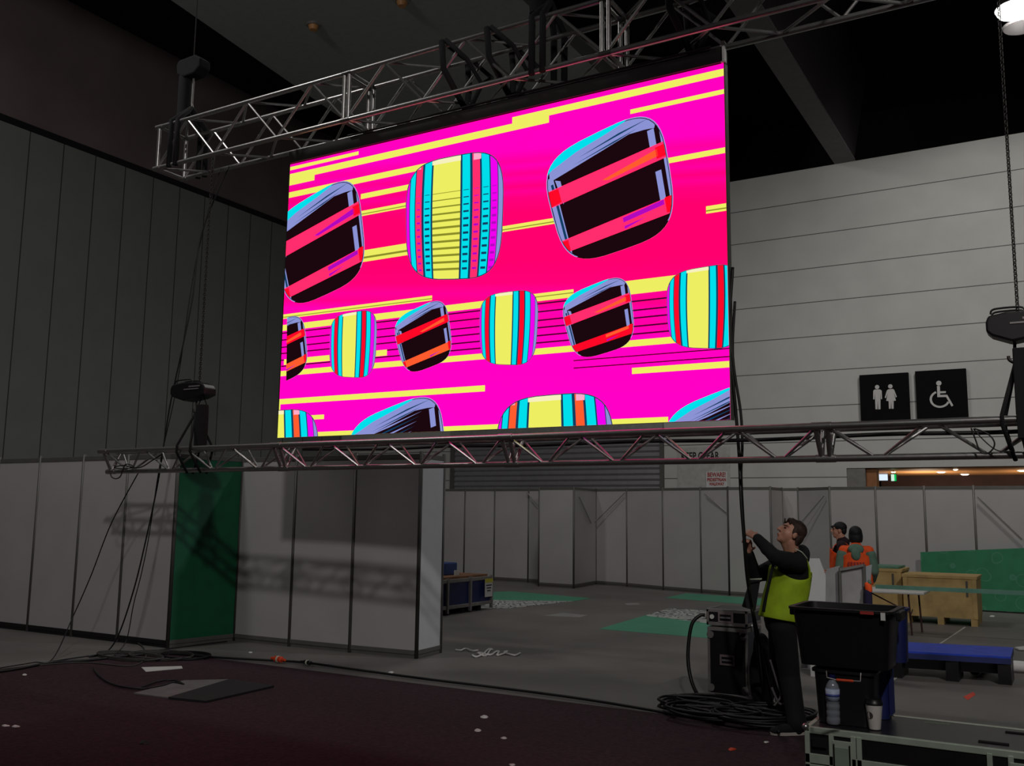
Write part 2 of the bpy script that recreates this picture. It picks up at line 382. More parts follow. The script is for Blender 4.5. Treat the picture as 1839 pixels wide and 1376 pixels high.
# red wash: screen light, with maroon also put into the carpet colour; boards and paper lie on it
flat([(240,1247),(330,1224),(412,1222),(302,1255)], .013, .012, 'grey_board', 'flat grey board lying on the black carpet at lower left', 'board', mat('grey_board', (110,106,106), .7))
flat([(302,1256),(412,1223),(492,1235),(370,1263)], .013, .02, 'rubber_mat', 'black rubber mat beside the grey board on the carpet', 'mat', mat('rubber', (30,28,30), .85))
flat([(254,1199),(326,1197),(328,1201),(262,1207)], .013, .004, 'paper_strip', 'white paper strip lying on the black carpet below the green panel', 'paper', M_white)
M_matpat = mat('flower_vinyl', (220,225,220), .5, noise=0)
nt = M_matpat.node_tree; bs = nt.nodes['Principled BSDF']; tc = nt.nodes.new('ShaderNodeTexCoord'); vo = nt.nodes.new('ShaderNodeTexVoronoi'); vo.feature = 'DISTANCE_TO_EDGE'; vo.inputs['Scale'].default_value = 4.5
rp = nt.nodes.new('ShaderNodeValToRGB'); rp.color_ramp.interpolation = 'CONSTANT'; rp.color_ramp.elements[0].color = (.03,.04,.035,1); rp.color_ramp.elements[1].position = .045; rp.color_ramp.elements[1].color = (.5,.52,.5,1)
e3 = rp.color_ramp.elements.new(.26); e3.color = (.05,.07,.06,1)
nt.links.new(tc.outputs['Object'], vo.inputs['Vector']); nt.links.new(vo.outputs['Distance'], rp.inputs['Fac']); nt.links.new(rp.outputs['Color'], bs.inputs['Base Color'])
t = thing('floor_graphic', 'green floor vinyl with a white patterned band, left of the black rack case', 'floor vinyl', onZ(1200,1130))
MB().prism([onZ(*q) for q in [(1076,1130),(1158,1106),(1330,1127),(1330,1151)]], (0,0,.004)).build('green_sheet', M_vgreen, t)
MB().prism([onZ(*q) for q in [(1158,1106),(1202,1093),(1330,1101),(1330,1127)]], (0,0,.004)).build('patterned_band', M_matpat, t)
t = thing('floor_graphic', 'green floor vinyl with a thin white patterned band, right of the blue stillage', 'floor vinyl', onZ(960,1075))
MB().prism([onZ(*q) for q in [(884,1078),(862,1064),(920,1062.5),(1062,1075),(1030,1080)]], (0,0,.004)).build('green_sheet', M_vgreen, t)
MB().prism([onZ(*q) for q in [(862,1080),(884,1078),(1030,1080),(975,1086),(915,1093),(840,1093)]], (0,0,.004)).build('patterned_band', M_matpat, t)
flat([(1194,1074),(1232,1066),(1420,1079),(1420,1092)], 0, .004, 'floor_graphic', 'plain green floor vinyl close to the far booth wall', 'floor vinyl', M_vgreen)
flat([(975,1106),(1010,1101),(1056,1105),(1040,1109)], 0, .002, 'floor_patch', 'pale square patch on the concrete floor in the middle', 'floor patch', mat('pale_patch', (140,138,136), .6))
flat([(1122,1084),(1146,1083),(1150,1086),(1126,1087)], 0, .002, 'floor_patch', 'short pale strip on the floor left of the far green vinyl', 'floor patch', mat('pale_patch2', (150,148,146), .6))
M_tape = mat('pale_tape', (180,180,172), .6)
flat([(1687,1156),(1732,1126),(1735,1127),(1691,1156)], 0, .002, 'floor_tape', 'pale tape line on the floor behind the blue platform', 'tape', M_tape)
flat([(1600,1222),(1628,1202),(1633,1202),(1606,1222)], 0, .002, 'floor_tape', 'pale tape line on the floor in front of the blue platform', 'tape', M_tape)
flat([(1730,1252),(1748,1243),(1752,1248),(1738,1258)], 0, .002, 'floor_mark', 'short orange paint mark on the floor below the blue platform', 'paint mark', mat('orange_mark', (200,70,50), .7))
flat([(1610,1286),(1839,1318),(1839,1321),(1610,1289)], 0, .002, 'floor_tape', 'long pale tape line on the floor running past the road case', 'tape', M_tape)

# ------------------------------------------------------------------ booth walls
def booth(name_label, pts, seams, m=M_panel, z0=.09, top=2.5, rail=True, base=M_rail, posttop=0.03):
    """panel wall through floor points pts; every span is one module"""
    t = thing('booth_wall', name_label, 'booth wall', (pts[0][0], pts[0][1], 0))
    ms = m if isinstance(m, list) else [m]*(len(pts)-1)
    for i in range(len(pts)-1):
        a, b = V((pts[i][0],pts[i][1],0)), V((pts[i+1][0],pts[i+1][1],0)); d = (b-a).normalized(); n = V((-d.y,d.x,0))
        L = (b-a).length; mid = (a+b)/2
        MB().obox(mid+V((0,0,(z0+top-.05)/2)), d*(L/2-.018), n*.006, V((0,0,(top-.05-z0)/2))).build('panel', ms[i], t)
        MB().obox(mid+V((0,0,top-.03)), d*(L/2-.02), n*.014, V((0,0,.03))).build('top_rail', M_rail, t, bevel=.003)
        MB().obox(mid+V((0,0,z0-.02)), d*(L/2-.02), n*.014, V((0,0,.026))).build('bottom_rail', base, t, bevel=.003)
        MB().obox(mid+V((0,0,(z0-.045)/2)), d*(L/2-.02), n*.004, V((0,0,(z0-.05)/2))).build('kick_board', base, t)
    for p in pts:
        g = MB(); c0 = V((p[0],p[1],0)); g.tube([c0, c0+V((0,0,top+posttop))], .025, 8); g.build('post', M_post, t, smooth='all')
    return t
booth('long white panelled booth wall at the far left, in front of the hall wall', [(-16.2,8.6),(-15.2,8.6),(-14.15,8.6),(-13.13,8.6),(-12.12,8.6),(-11.15,8.6),(-10.16,8.6)], 0, base=M_blk)
booth('dark green booth panel between the two white walls on the left', [(-10.16,8.6),(-10.02,9.6)], 0, m=M_green)
booth('three white booth panels right of the green panel, below the screen', [(-10.02,9.6),(-9.02,9.62),(-8.02,9.65),(-7.03,9.72)], 0)
booth('single bright white end panel facing sideways, left of the open floor', [(-7.03,9.72),(-7.08,10.3)], 0, m=M_panelw)
q = [onY(x,880,21.6) for x in (1310,)][0]
booth('far white booth wall behind the blue stillage, left of the projecting panel', [(-17.6,22.2),(-16.5,22.15),(-15.5,22.1),(-14.46,22.1),(-13.5,22.1),(-12.42,22.05),(-11.62,22.05)], 0, top=2.44, posttop=.015)
booth('projecting white booth corner in the middle of the far wall', [(-11.62,22.05),(-11.58,21.1),(-10.56,21.0),(-10.72,22.6)], 0, top=2.44, posttop=.015)
booth('far white booth wall below the roller shutter and warning sign', [(-10.72,22.6),(-9.74,22.35),(-8.6,21.9),(-7.55,21.62),(-6.82,21.4)], 0, top=2.44, posttop=.015)
xs = [onY(x,1000,21.35).x for x in (1385,1407,1491,1576,1665,1755)]
pr = [(-6.82,21.4),(xs[0],21.4),(xs[0]+.05,22.2),(xs[1]+.15,22.2),(xs[2],21.5),(xs[3],21.4),(xs[4],21.35),(xs[5],21.3),(xs[5]+1.0,21.3),(xs[5]+2.0,21.3),(xs[5]+3.0,21.3)]
booth('far white booth wall at the right, behind the workers and the green board', pr, 0, top=2.44, posttop=.015)
# fabric bracing on the far wall: diagonal braces behind cloth
M_brace = mat('brace_grey', (150,148,144), .7)
def brace(a, b, lb):
    tag(MB().tube([a,b], .014, 6).build('diagonal_brace', M_brace), lb, 'brace', 'diagonal braces on the far booth walls')
brace(onY(946,884,21.99), onY(966,908,21.99), 'short diagonal brace left of the projecting booth corner')
brace(onX(1040,892,-10.54), onX(1062,940,-10.63), 'steep diagonal brace on the right side of the projecting booth corner')
brace(onY(1068,938,22.48), onY(1122,885,22.28), 'long diagonal brace rising right of the projecting booth corner')
brace(onY(1266,886,21.5), onY(1304,920,21.38), 'diagonal brace just below the red and white warning sign')
brace(onY(1480,890,21.5), onY(1420,960,22.0), 'diagonal brace above the looking-up man')
brace(onY(1756,892,21.24), onY(1836,968,21.24), 'diagonal brace above the green board at far right')

# ------------------------------------------------------------------ LED screen
SY = 7.8
SA = onY(519,297,SY); SB = onY(1301,112,SY); SCc = onY(500,788,SY); SD = onY(1310,752,SY)
X0, X1, Z0, Z1 = -7.62, -2.45, 2.574, 5.757
t_screen = thing('led_screen', 'large bright LED video wall showing pink and yellow graphics with floating rounded cubes', 'screen', ((X0+X1)/2, SY, Z0))
bg = bpy.data.materials.new('display_background'); bg.use_nodes = True; nt = bg.node_tree; nt.nodes.remove(nt.nodes['Principled BSDF'])
tc = nt.nodes.new('ShaderNodeTexCoord'); sp = nt.nodes.new('ShaderNodeSeparateXYZ'); nt.links.new(tc.outputs['Object'], sp.inputs[0])
mm = nt.nodes.new('ShaderNodeMath'); mm.operation = 'MULTIPLY_ADD'; mm.inputs[1].default_value = .11; nt.links.new(sp.outputs[0], mm.inputs[0]); nt.links.new(sp.outputs[2], mm.inputs[2])
# t = z + .11*x ; map range
mr = nt.nodes.new('ShaderNodeMapRange'); mr.inputs['From Min'].default_value = Z0+.11*X0; mr.inputs['From Max'].default_value = Z1+.11*X1; nt.links.new(mm.outputs[0], mr.inputs['Value'])
rp = nt.nodes.new('ShaderNodeValToRGB'); el = rp.color_ramp.elements
MG, PK, PD = (1.0,0,.50,1), (1.0,0,.15,1), (.85,0,.22,1)
el[0].position = 0; el[0].color = (1,0,.56,1); el[1].position = 1; el[1].color = MG
for p, c_ in ((.33,(1,0,.52,1)),(.37,(.90,0,.36,1)),(.395,(.98,0,.44,1)),(.42,(.86,0,.24,1)),(.44,(.92,0,.30,1)),(.47,(.9,0,.18,1)),(.53,PK),(.66,PK),(.70,(1,0,.2,1)),(.715,(1,0,.28,1)),(.73,(1,0,.2,1)),(.75,(1,0,.34,1)),(.765,(1,0,.26,1)),(.785,(1,0,.42,1)),(.8,(1,0,.33,1)),(.83,MG)):
    e_ = el.new(p); e_.color = c_
nt.links.new(mr.outputs[0], rp.inputs[0]); em = nt.nodes.new('ShaderNodeEmission'); vm = nt.nodes.new('ShaderNodeVectorMath'); vm.operation = 'MULTIPLY'; vm.inputs[1].default_value = (1.9,1,1.05); nt.links.new(rp.outputs[0], vm.inputs[0]); nt.links.new(vm.outputs[0], em.inputs[0]); em.inputs[1].default_value = 1.0
nt.links.new(em.outputs[0], nt.nodes['Material Output'].inputs[0])
DM = [bg, emit('d_yellow', (238,238,98)), emit('d_cyan', (0,222,235)), emit('d_pink', (255,44,110), lin=(1.6,.026,.156)), emit('d_orange', (255,92,46)), emit('d_lavender', (138,146,212)),
      emit('d_black', (26,8,14)), emit('d_magenta', (240,0,238)), emit('d_olive', (138,140,40)), emit('d_purple', (176,10,190)), emit('d_red', (255,8,40)), emit('d_darkpurple', (78,0,60)), emit('d_teal', (16,60,96)), emit('d_pale', (246,240,190)), emit('d_palepink',(255,170,200))]
BG, YE, CY, PI_, OR, LA, BK, MA, OL, PU, RE, DP, TE, PA, PP = range(15)
dmb = MB(); layer = [0]
def s2w(p): q = onY(p[0], p[1], SY); return (q.x, q.z)
def clip(poly, conv):
    ar = sum(conv[i][0]*conv[(i+1)%len(conv)][1]-conv[(i+1)%len(conv)][0]*conv[i][1] for i in range(len(conv)))
    if ar < 0: conv = conv[::-1]
    out = list(poly)
    for i in range(len(conv)):
        a, b = conv[i], conv[(i+1)%len(conv)]; inp = out; out = []
        def side(p): return (b[0]-a[0])*(p[1]-a[1])-(b[1]-a[1])*(p[0]-a[0])
        for j in range(len(inp)):
            p, q = inp[j-1], inp[j]; sp_, sq = side(p), side(q)
            if (sp_ >= 0) != (sq >= 0):
                t = sp_/(sp_-sq); out.append((p[0]+(q[0]-p[0])*t, p[1]+(q[1]-p[1])*t))
            if sq >= 0: out.append(q)
        if not out: return []
    return out
RECT = [(X0,Z0),(X1,Z0),(X1,Z1),(X0,Z1)]
def draw(poly, mi, lay, cl=None):
    poly = clip(poly, RECT)
    if cl and poly: poly = clip(poly, cl)
    if len(poly) < 3: return
    y = SY-.0008*lay; vs = [V((p[0], y, p[1])) for p in poly]
    tri = tessellate_polygon([[V((p[0], p[1], 0)) for p in poly]])
    dmb.cur = mi; dmb.add(vs, [tuple(t) for t in tri])
draw(RECT, BG, 0)
def stripe(xl, xr, ref, mi=YE, lay=1, olive=False):
    # ref = (px, ytop, ybot) where the stripe was measured
    zt = onY(ref[0], ref[1], SY).z; zb = onY(ref[0], ref[2], SY).z
    a = onY(xl, (ref[1]+ref[2])/2, SY).x if abs(xl-ref[0]) < 60 else None
    def xat(px, z):   # screen x of an image column at height z
        y = 500.0
        for _ in range(12):
            p = onY(px, y, SY); y += (p.z-z)*FPX/9.0
        return onY(px, y, SY).x
    zm = (zt+zb)/2; A, B = xat(xl, zm), xat(xr, zm)
    draw([(A,zb),(B,zb),(B,zt),(A,zt)], mi, lay)
    if olive:
        h = zt-zb; draw([(A,zb+h*.28),(B,zb+h*.28),(B,zb+h*.45),(A,zb+h*.45)], OL, lay+1)
for s_ in [(510,644,(518,301,307)),(510,986,(920,222,235)),(510,565,(518,321,334)),(920,986,(920,211,234)),(920,1310,(986,195.5,207.5)),(510,781,(518,346,356)),(648,760,(648,348.7,358)),
           (1132,1310,(1132,197,205)),(1190,1310,(1204,283,293)),(510,695,(506,646,656)),(500,1215,(504,666.7,676)),(1135,1310,(1135,661,672)),(495,871,(503,717,726.6)),
           (557,582,(557,746,754)),(500,1200,(569,776,784)),(1100,1215,(1124.6,505,530)),(500,1030,(507.6,584,594.7)),(500,503,(503,726,760))]: stripe(*s_)
for s_ in [(640,745,(651.5,378.6,388)),(645,745,(657,449,470)),(895,1000,(903,406.6,417)),(1268,1310,(1268.5,370.6,384)),(505,776,(509,565,573)),(955,1030,(960,528,537.5))]: stripe(*s_, olive=True)
for y in (543.5,558,573.5,586.7,601,614,628.7): stripe(505, 1215, (988, y-1.5, y+1.5), DP, .5)
for y in (626,640.7): stripe(1030, 1310, (1307, y-1.2, y+1.2), DP, .5)

def sup(quad, n=4.0, k=1.0):
    out = []
    for i in range(48):
        a = 2*PI*i/48; c_, s_ = math.cos(a), math.sin(a)
        u = math.copysign(abs(c_)**(2/n), c_)*k; v = math.copysign(abs(s_)**(2/n), s_)*k
        out.append(loc(quad, u, v))
    return out
def loc(quad, u, v):      # u,v in -1..1 (v down) inside px quad -> screen metres
    s, t = (u+1)/2, (v+1)/2; TL, TR, BR, BL = quad
    x = (TL[0]*(1-s)+TR[0]*s)*(1-t)+(BL[0]*(1-s)+BR[0]*s)*t
    y = (TL[1]*(1-s)+TR[1]*s)*(1-t)+(BL[1]*(1-s)+BR[1]*s)*t
    return s2w((x, y))
def cube_striped(quad, lay=3, second=PI_, lines=0, pxclip=None):
    o = sup(quad, 3.6); inner = sup(quad, 3.6, .985)
    draw(o, TE, lay)
    segs = [(-1.02,-.93,MA),(-.915,-.82,CY),(-.80,-.68,second),(-.635,-.49,CY),(-.455,.115,YE),(.155,.317,CY),(.37,.52,second),(.56,.72,CY),(.745,.885,MA),(.90,1.02,LA)]
    for a, b, mi in segs:
        L, Rr = [], []
        for k in range(9):
            v = -1.05+2.1*k/8; bul = 1.0-.07*v*v
            L.append(loc(quad, a*bul, v)); Rr.append(loc(quad, b*bul, v))
        strip = L+Rr[::-1]; draw(clip(strip, inner), mi, lay+1)
        if mi == YE:
            vs_ = [-1+.08, -1+.22]; draw(clip([loc(quad,a,-1.05),loc(quad,b,-1.05),loc(quad,b,-.9),loc(quad,a,-.9)], inner), PA, lay+2)
        if mi in (PI_, OR) : draw(clip([loc(quad,a,-1.05),loc(quad,b,-1.05),loc(quad,b,-.87),loc(quad,a,-.87)], inner), PP, lay+2)
        if lines and mi in (YE, CY, second, MA):
            for k in range(lines):
                v = -.42+k*(1.36/lines); h = .005+.013*min(1, k/4)
                ins = 0 if mi == YE else .025
                cc = {YE: OL, CY: TE}.get(mi, PU)
                if a < -.9 or b > .95: continue
                tl = -.02
                bul = 1.0-.07*v*v
                draw(clip([loc(quad,a*bul+ins,v-h),loc(quad,b*bul-ins,v-h+tl*0),loc(quad,b*bul-ins,v+h),loc(quad,a*bul+ins,v+h)], inner), cc, lay+2)
def cube_black(quad, lay=3, b1=PI_, b2=PI_, acc=OR, rim=True, cl=None, bands=True, shine=0):
    if cl: cl = [s2w(p) for p in cl]
    o = sup(quad, 3.6)
    def D(pts, mi, l, sh=inner_k):
        draw(clip(pts, sup(quad, 3.6, sh)), mi, l, cl)
    draw(o, LA if rim else BK, lay, cl); draw(sup(quad, 3.6, .985), BK, lay+1, cl)
    def Q(u0,u1,v0,v1,w0=None,w1=None): w0 = v0 if w0 is None else w0; w1 = v1 if w1 is None else w1; return [loc(quad,u0,v0),loc(quad,u1,w0),loc(quad,u1,w1),loc(quad,u0,v1)]
    if rim:
        D(Q(-.97,-.84,-.62,.95,-.62,.95), LA, lay+2); D(Q(-.90,-.86,-.5,.9), TE, lay+3)
        D(Q(.93,1.0,-.6,.8), LA, lay+2); D(Q(.74,.85,-.66,-.30), LA, lay+2); D(Q(.76,.86,.0,.60), LA, lay+2)
        D([loc(quad,-.82,-.55),loc(quad,-.74,-.5),loc(quad,-.74,-.2),loc(quad,-.78,-.1)], LA, lay+2)
    # top sheen
    D([loc(quad,-.90,-.56),loc(quad,-.86,-.86),loc(quad,-.4,-1.02),loc(quad,.75,-1.02),loc(quad,.92,-.8),loc(quad,.86,-.66),loc(quad,.7,-.70),loc(quad,.45,-.74),loc(quad,0,-.68),loc(quad,-.6,-.60)], LA, lay+2)
    D([loc(quad,-.93,-.68),loc(quad,-.9,-1.05),loc(quad,.60,-1.05),loc(quad,.42,-.96),loc(quad,.1,-.91),loc(quad,-.4,-.85),loc(quad,-.82,-.74)], CY, lay+3, 1.0); D([loc(quad,-.9,.86),loc(quad,.86,.80),loc(quad,.8,1.05),loc(quad,-.9,1.05)], BK, lay+2, 1.0)
    D([loc(quad,-.4,-.74),loc(quad,.3,-.83),loc(quad,.8,-.84),loc(quad,.3,-.80)], TE, lay+3); D([loc(quad,-.5,-.66),loc(quad,.2,-.74),loc(quad,.6,-.77),loc(quad,.2,-.715)], TE, lay+3)
    for k in range(shine):
        v = -.60+k*.075; D([loc(quad,-.7+.1*k,v),loc(quad,-.1,v-.05),loc(quad,.6-.06*k,v-.08),loc(quad,-.1,v-.015)], LA if k % 2 == 0 else TE, lay+3)
    if bands:
        D(Q(-1.02,1.02,-.41,-.12,-.40,-.15), b1, lay+4); D([loc(quad,-.1,-.22),loc(quad,.85,-.33),loc(quad,.85,-.22),loc(quad,0,-.18)], acc, lay+5)
        D([loc(quad,-1,-.40),loc(quad,-.8,-.39),loc(quad,-.8,-.15),loc(quad,-1,-.13)], RE, lay+5); D(Q(.82,1.0,-.36,-.18), RE, lay+5)
        D(Q(-1.02,1.02,.50,.72,.45,.70), b2, lay+4); D([loc(quad,.1,.50),loc(quad,.82,.46),loc(quad,.82,.54),loc(quad,.1,.58)], PU if b2 == PI_ else acc, lay+5)
        D([loc(quad,.1,.64),loc(quad,.5,.62),loc(quad,.1,.69)], PU, lay+5)
        D(Q(.84,1.0,.44,.68), RE, lay+5); D(Q(-1.0,-.85,.52,.71), RE, lay+5)
inner_k = .975
cube_striped([(728,296),(908,262),(900,500),(730,505)], 4, PI_, 12)
cube_striped([(592,567),(680,553),(673,680),(592,677)], 4, RE)
cube_striped([(860,530),(970,517),(962,657),(862,655)], 4, RE)
cube_striped([(1195,490),(1335,468),(1330,628),(1200,625)], 4, RE)
cube_striped([(892,716),(1100,700),(1108,930),(888,935)], 4, OR)
cube_striped([(434,742),(571,731),(575,900),(434,900)], 4, OR)
cube_black([(966,290),(1184,184),(1221,413),(1018,484)], 4)
cube_black([(482,398),(641,303),(662,494),(516,562)], 4, acc=PU)
cube_black([(702,575),(801,529),(816,643),(728,677)], 4, b1=RE, b2=OR, acc=OR)
cube_black([(1002,537),(1128,486),(1144,617),(1033,651)], 4, b1=PI_, b2=RE, acc=OR)
cube_black([(452,600),(545,557),(556,665),(470,705)], 4, b1=RE, b2=OR, acc=OR, cl=[(517,500),(600,500),(600,720),(514,720)])
cube_black([(618,765),(790,695),(808,880),(640,940)], 4, bands=False, shine=6)
cube_black([(1185,745),(1370,672),(1390,870),(1205,930)], 4, bands=False, shine=5)
dmb.build('display', DM, t_screen)
g = MB()
for i in range(10):
    for j in range(6):
        xa = X0+(X1-X0)*i/10; xb = X0+(X1-X0)*(i+1)/10; za = Z0+(Z1-Z0)*j/6; zb = Z0+(Z1-Z0)*(j+1)/6
        g.box((xa+.003,SY+.003,za+.003), (xb-.003,SY+.075,zb-.003))
g.build('cabinet', M_blk, t_screen)
MB().box((X0-.012,SY-.003,Z0), (X0-.001,SY+.075,Z1)).build('side_edge', M_blk, t_screen)
MB().box((X1+.001,SY-.003,Z0), (X1+.012,SY+.075,Z1)).build('side_edge', M_post, t_screen)
MB().box((X0,SY-.03,Z1+.006), (X1,SY+.12,Z1+.15)).build('header_bar', mat('header_black', (34,28,28), .6), t_screen, bevel=.004)
g = MB(); g.tube([(X0+.9,SY-.05,Z1+.155),(X1-.1,SY-.05,Z1+.155)], .012, 6); g.build('header_cable', M_cable, t_screen)
MB().obox((X1+.0,SY,Z1+.10), (.02,0,0), (0,.03,0), (0,0,.10)).build('end_bracket', M_white, t_screen, bevel=.006)

# ------------------------------------------------------------------ trusses
def box_truss(t, xa, xb, yf, yb, zb, zt, joints, r=.028, rb=.0155, phase=None):
    for y in (yf, yb):
        for z in (zb, zt): MB().cyl((xa,y,z), (xb,y,z), r, 12).build('chord', M_alu, t, smooth=True)
    js = joints
    for k in range(len(js)-1):
        a, b = js[k], js[k+1]; n = max(1, round((b-a)/1.02))
        for i in range(n):
            x0 = a+(b-a)*i/n; x1 = a+(b-a)*(i+1)/n; xm = (x0+x1)/2
            for (p, q) in (((x0,yf,zb),(xm,yf,zt)),((xm,yf,zt),(x1,yf,zb)),((x0,yb,zb),(xm,yb,zt)),((xm,yb,zt),(x1,yb,zb)),
                           ((x0,yf,zb),(xm,yb,zb)),((xm,yb,zb),(x1,yf,zb)),((xm,yf,zt),(x0,yb,zt)),((xm,yf,zt),(x1,yb,zt))):
                if len([c for c in t.children if c.name.startswith('brace')]) < 96: MB().cyl(p, q, rb, 8).build('brace', M_alu, t, smooth=True)
    for x in js:
        g = MB()
        for dx in ((-.035,.035) if xa+.1 < x < xb-.1 else (.0,)):
            for y in (yf, yb): g.cyl((x+dx,y,zb), (x+dx,y,zt), .024, 10)
            g.cyl((x+dx,yf,zb), (x+dx,yb,zb), .02, 8); g.cyl((x+dx,yf,zt), (x+dx,yb,zt), .02, 8)
            for y in (yf, yb):
                for z in (zb, zt): g.cyl((x-.06,y,z), (x+.06,y,z), .031, 12)
        g.build('connector_frame', M_alu, t, smooth=True)
t_top = thing('box_truss', 'upper silver box truss carrying the LED screen', 'truss', (-9.75,7.8,6.02))
box_truss(t_top, -9.75, .55, 7.62, 8.04, 6.03, 6.575, [-9.72,-6.65,-3.52,-.45,.5])

t_low = thing('triangle_truss', 'lower silver triangular truss hanging across the photo below the screen', 'truss', (-10.05,7.5,2.2))
yf, yb, yc, zt, zb = 7.40, 7.66, 7.53, 2.455, 2.215
for y, z in ((yf,zt),(yb,zt+.0),(yc,zb)): MB().cyl((-10.1,y,z), (.7,y,z), .0265, 14).build('chord', M_alu, t_low, smooth=True)
joints = [-10.08,-7.25,-4.42,-1.62,.68]
for a, b in zip(joints[:-1], joints[1:]):
    n = round((b-a)/.72)
    for i in range(n):
        x0 = a+(b-a)*i/n; x1 = a+(b-a)*(i+1)/n; xm = (x0+x1)/2
        for p, q in (((x0+.03,yf,zt),(xm-.02,yc,zb)),((xm+.02,yc,zb),(x1-.03,yf,zt)),((x0+.03,yb,zt),(xm-.02,yc,zb)),((xm+.02,yc,zb),(x1-.03,yb,zt)),((x0+.03,yf,zt),(x1-.03,yb,zt))):
            MB().cyl(p, q, .0125, 8).build('brace', M_alu, t_low, smooth=True)
for x in joints:
    g = MB(); dd = (-.045,.045) if -10 < x < .6 else (0,)
    for dx in dd:
        g.cyl((x+dx,yf,zt), (x+dx*.7,yc,zb), .02, 10); g.cyl((x+dx,yb,zt), (x+dx*.7,yc,zb), .02, 10); g.cyl((x+dx,yf,zt), (x+dx,yb,zt), .018, 8)
    for y, z in ((yf,zt),(yb,zt),(yc,zb)): g.cyl((x-.075,y,z), (x+.075,y,z), .031, 12)
    g.build('connector_frame', M_alu, t_low, smooth=True)

# ------------------------------------------------------------------ chain hoists
def chain(mb, a, b, link=.03, r=.004):
    a, b = V(a), V(b); d = b-a; n = max(2, int(d.length/(link*.78))); d.normalize(); s1 = d.orthogonal().normalized(); s2 = d.cross(s1)
    for i in range(n):
        c_ = a+(b-a)*((i+.5)/n); s_ = s1 if i % 2 else s2
        ring = [c_+d*math.sin(2*PI*k/8)*link*.62+s_*math.cos(2*PI*k/8)*link*.33 for k in range(8)]
        mb.tube(ring, r, 4, closed=True)
def hoist(x, y, z, ztruss, label, bag, group='chain hoists on the lower truss', facing=(1,0,0), top=12.0, sling=True, chainlink=.035, w=.17, off=0.0):
    t = thing('chain_hoist', label, 'chain hoist', (x,y,z), group)
    F = V(facing).normalized(); S = V((-F.y,F.x,0))
    g = MB(); c0 = V((x,y,z))
    prof = [(-.24,.05),(-.22,.10),(-.08,.125),(.12,.12),(.2,.09),(.24,.03),(.24,-.06),(.14,-.10),(-.05,-.13),(-.2,-.07),(-.24,-.03)]
    pts = [c0+F*a*(w/.2)+V((0,0,b*.85)) for a, b in prof]
    g.prism([p-S*.09 for p in pts], S*.18); g.build('motor_body', M_blk, t, bevel=.015)
    g = MB()
    for s_ in (-1,1):
        g.tube(spl([c0+F*(-.2*w/.2)+V((0,0,.10))+S*.06*s_, c0+F*(-.17*w/.2)+V((0,0,.135))+S*.06*s_, c0+F*(.02)+V((0,0,.135))+S*.06*s_, c0+F*.05+V((0,0,.1))+S*.06*s_], 5), .008, 6)
    g.build('carry_handle', M_blk, t, smooth='all')
    g = MB(); g.obox(c0+F*.12-S*.093+V((0,0,.05)), F*.09, S*.003, V((0,0,.008))); g.obox(c0+F*.07-S*.093+V((0,0,.02)), F*.12, S*.003, V((0,0,.006)))
    g.build('side_plate', M_alud, t)
    g = MB(); chain(g, c0+V((off,0,.12)), (x+off,y,top), chainlink, chainlink*.13); o = g.build('chain', M_chain, t, smooth='all'); o['kind'] = 'stuff'
    h0 = c0+V((off-.03,0,-.11)); g = MB()
    g.tube(spl([h0, h0+V((0,0,-.05)), h0+F*.035+V((0,0,-.09)), h0+F*.0+V((0,0,-.14)), h0-F*.04+V((0,0,-.12)), h0-F*.045+V((0,0,-.09))], 5), .011, 8)
    g.build('hook', mat('hook_steel', (44,32,30), .5), t, smooth='all')
    if sling:
        hp = h0+V((0,0,-.13)); g = MB()
        for dx in (off-.13,off+.09):
            for (yy, zz) in ((yf-.03,ztruss),(yb+.03,ztruss)):
                g.tube([hp, V((x+dx,yy,zz+.03)), V((x+dx*1.0,yy,zz-.04)), V((x+dx+.06,yc+(yy-yc)*.25,zb-.035))], .014, 8)
        g.build('sling', M_sling, t, smooth='all')
    if bag:
        b0 = c0+V((bag,0,-.13)); g = MB()
        hw = .085
        rings = []
        for zz, k in ((0,.95),(-.12,1.0),(-.3,1.02),(-.46,.98),(-.50,.8)):
            rings.append([b0+V((math.cos(a_)*hw*k*(1 if abs(math.cos(a_))>.5 else 1), math.sin(a_)*.075*k, zz-.03)) for a_ in [PI/4*kk+PI/8 for kk in range(8)]])
        g.loft(rings); g.build('chain_bag', M_blkfab, t, bevel=.01)
        g = MB()
        for s_ in (-1,1): g.tube([b0+V((s_*hw*.8,0,-.03)), b0+V((s_*.02,0,.05))], .006, 6)
        g.build('bag_strap', M_sling, t)
    return t
hoist(-8.72, 7.53, 3.12, zt, 'chain hoist with a black chain bag above the left end of the lower truss', .17, top=5.95, w=.24, off=.10)
hoist(-.26, 7.53, 3.12, zt, 'chain hoist at the right edge of the photo above the lower truss', None, top=15.2)
g = MB()
t_s = thing('lifting_sling', 'wide black lifting sling wrapped round the right end of the lower truss', 'sling', (-.26,7.5,2.2))
g.obox((-.26,7.42,2.72), (.045,0,0), (0,.015,0), (0,.02,.24)); g.build('strap', M_sling, t_s, bevel=.008)
g = MB(); g.obox((-.27,yf-.035,2.42), (.03,0,0), (0,.008,0), (.0,0,.10)); g.obox((-.25,yf+.045,2.29), (.028,0,0), (0,.008,0), V((.02,.06,-.13))); g.build('wrap', M_sling, t_s, bevel=.004)
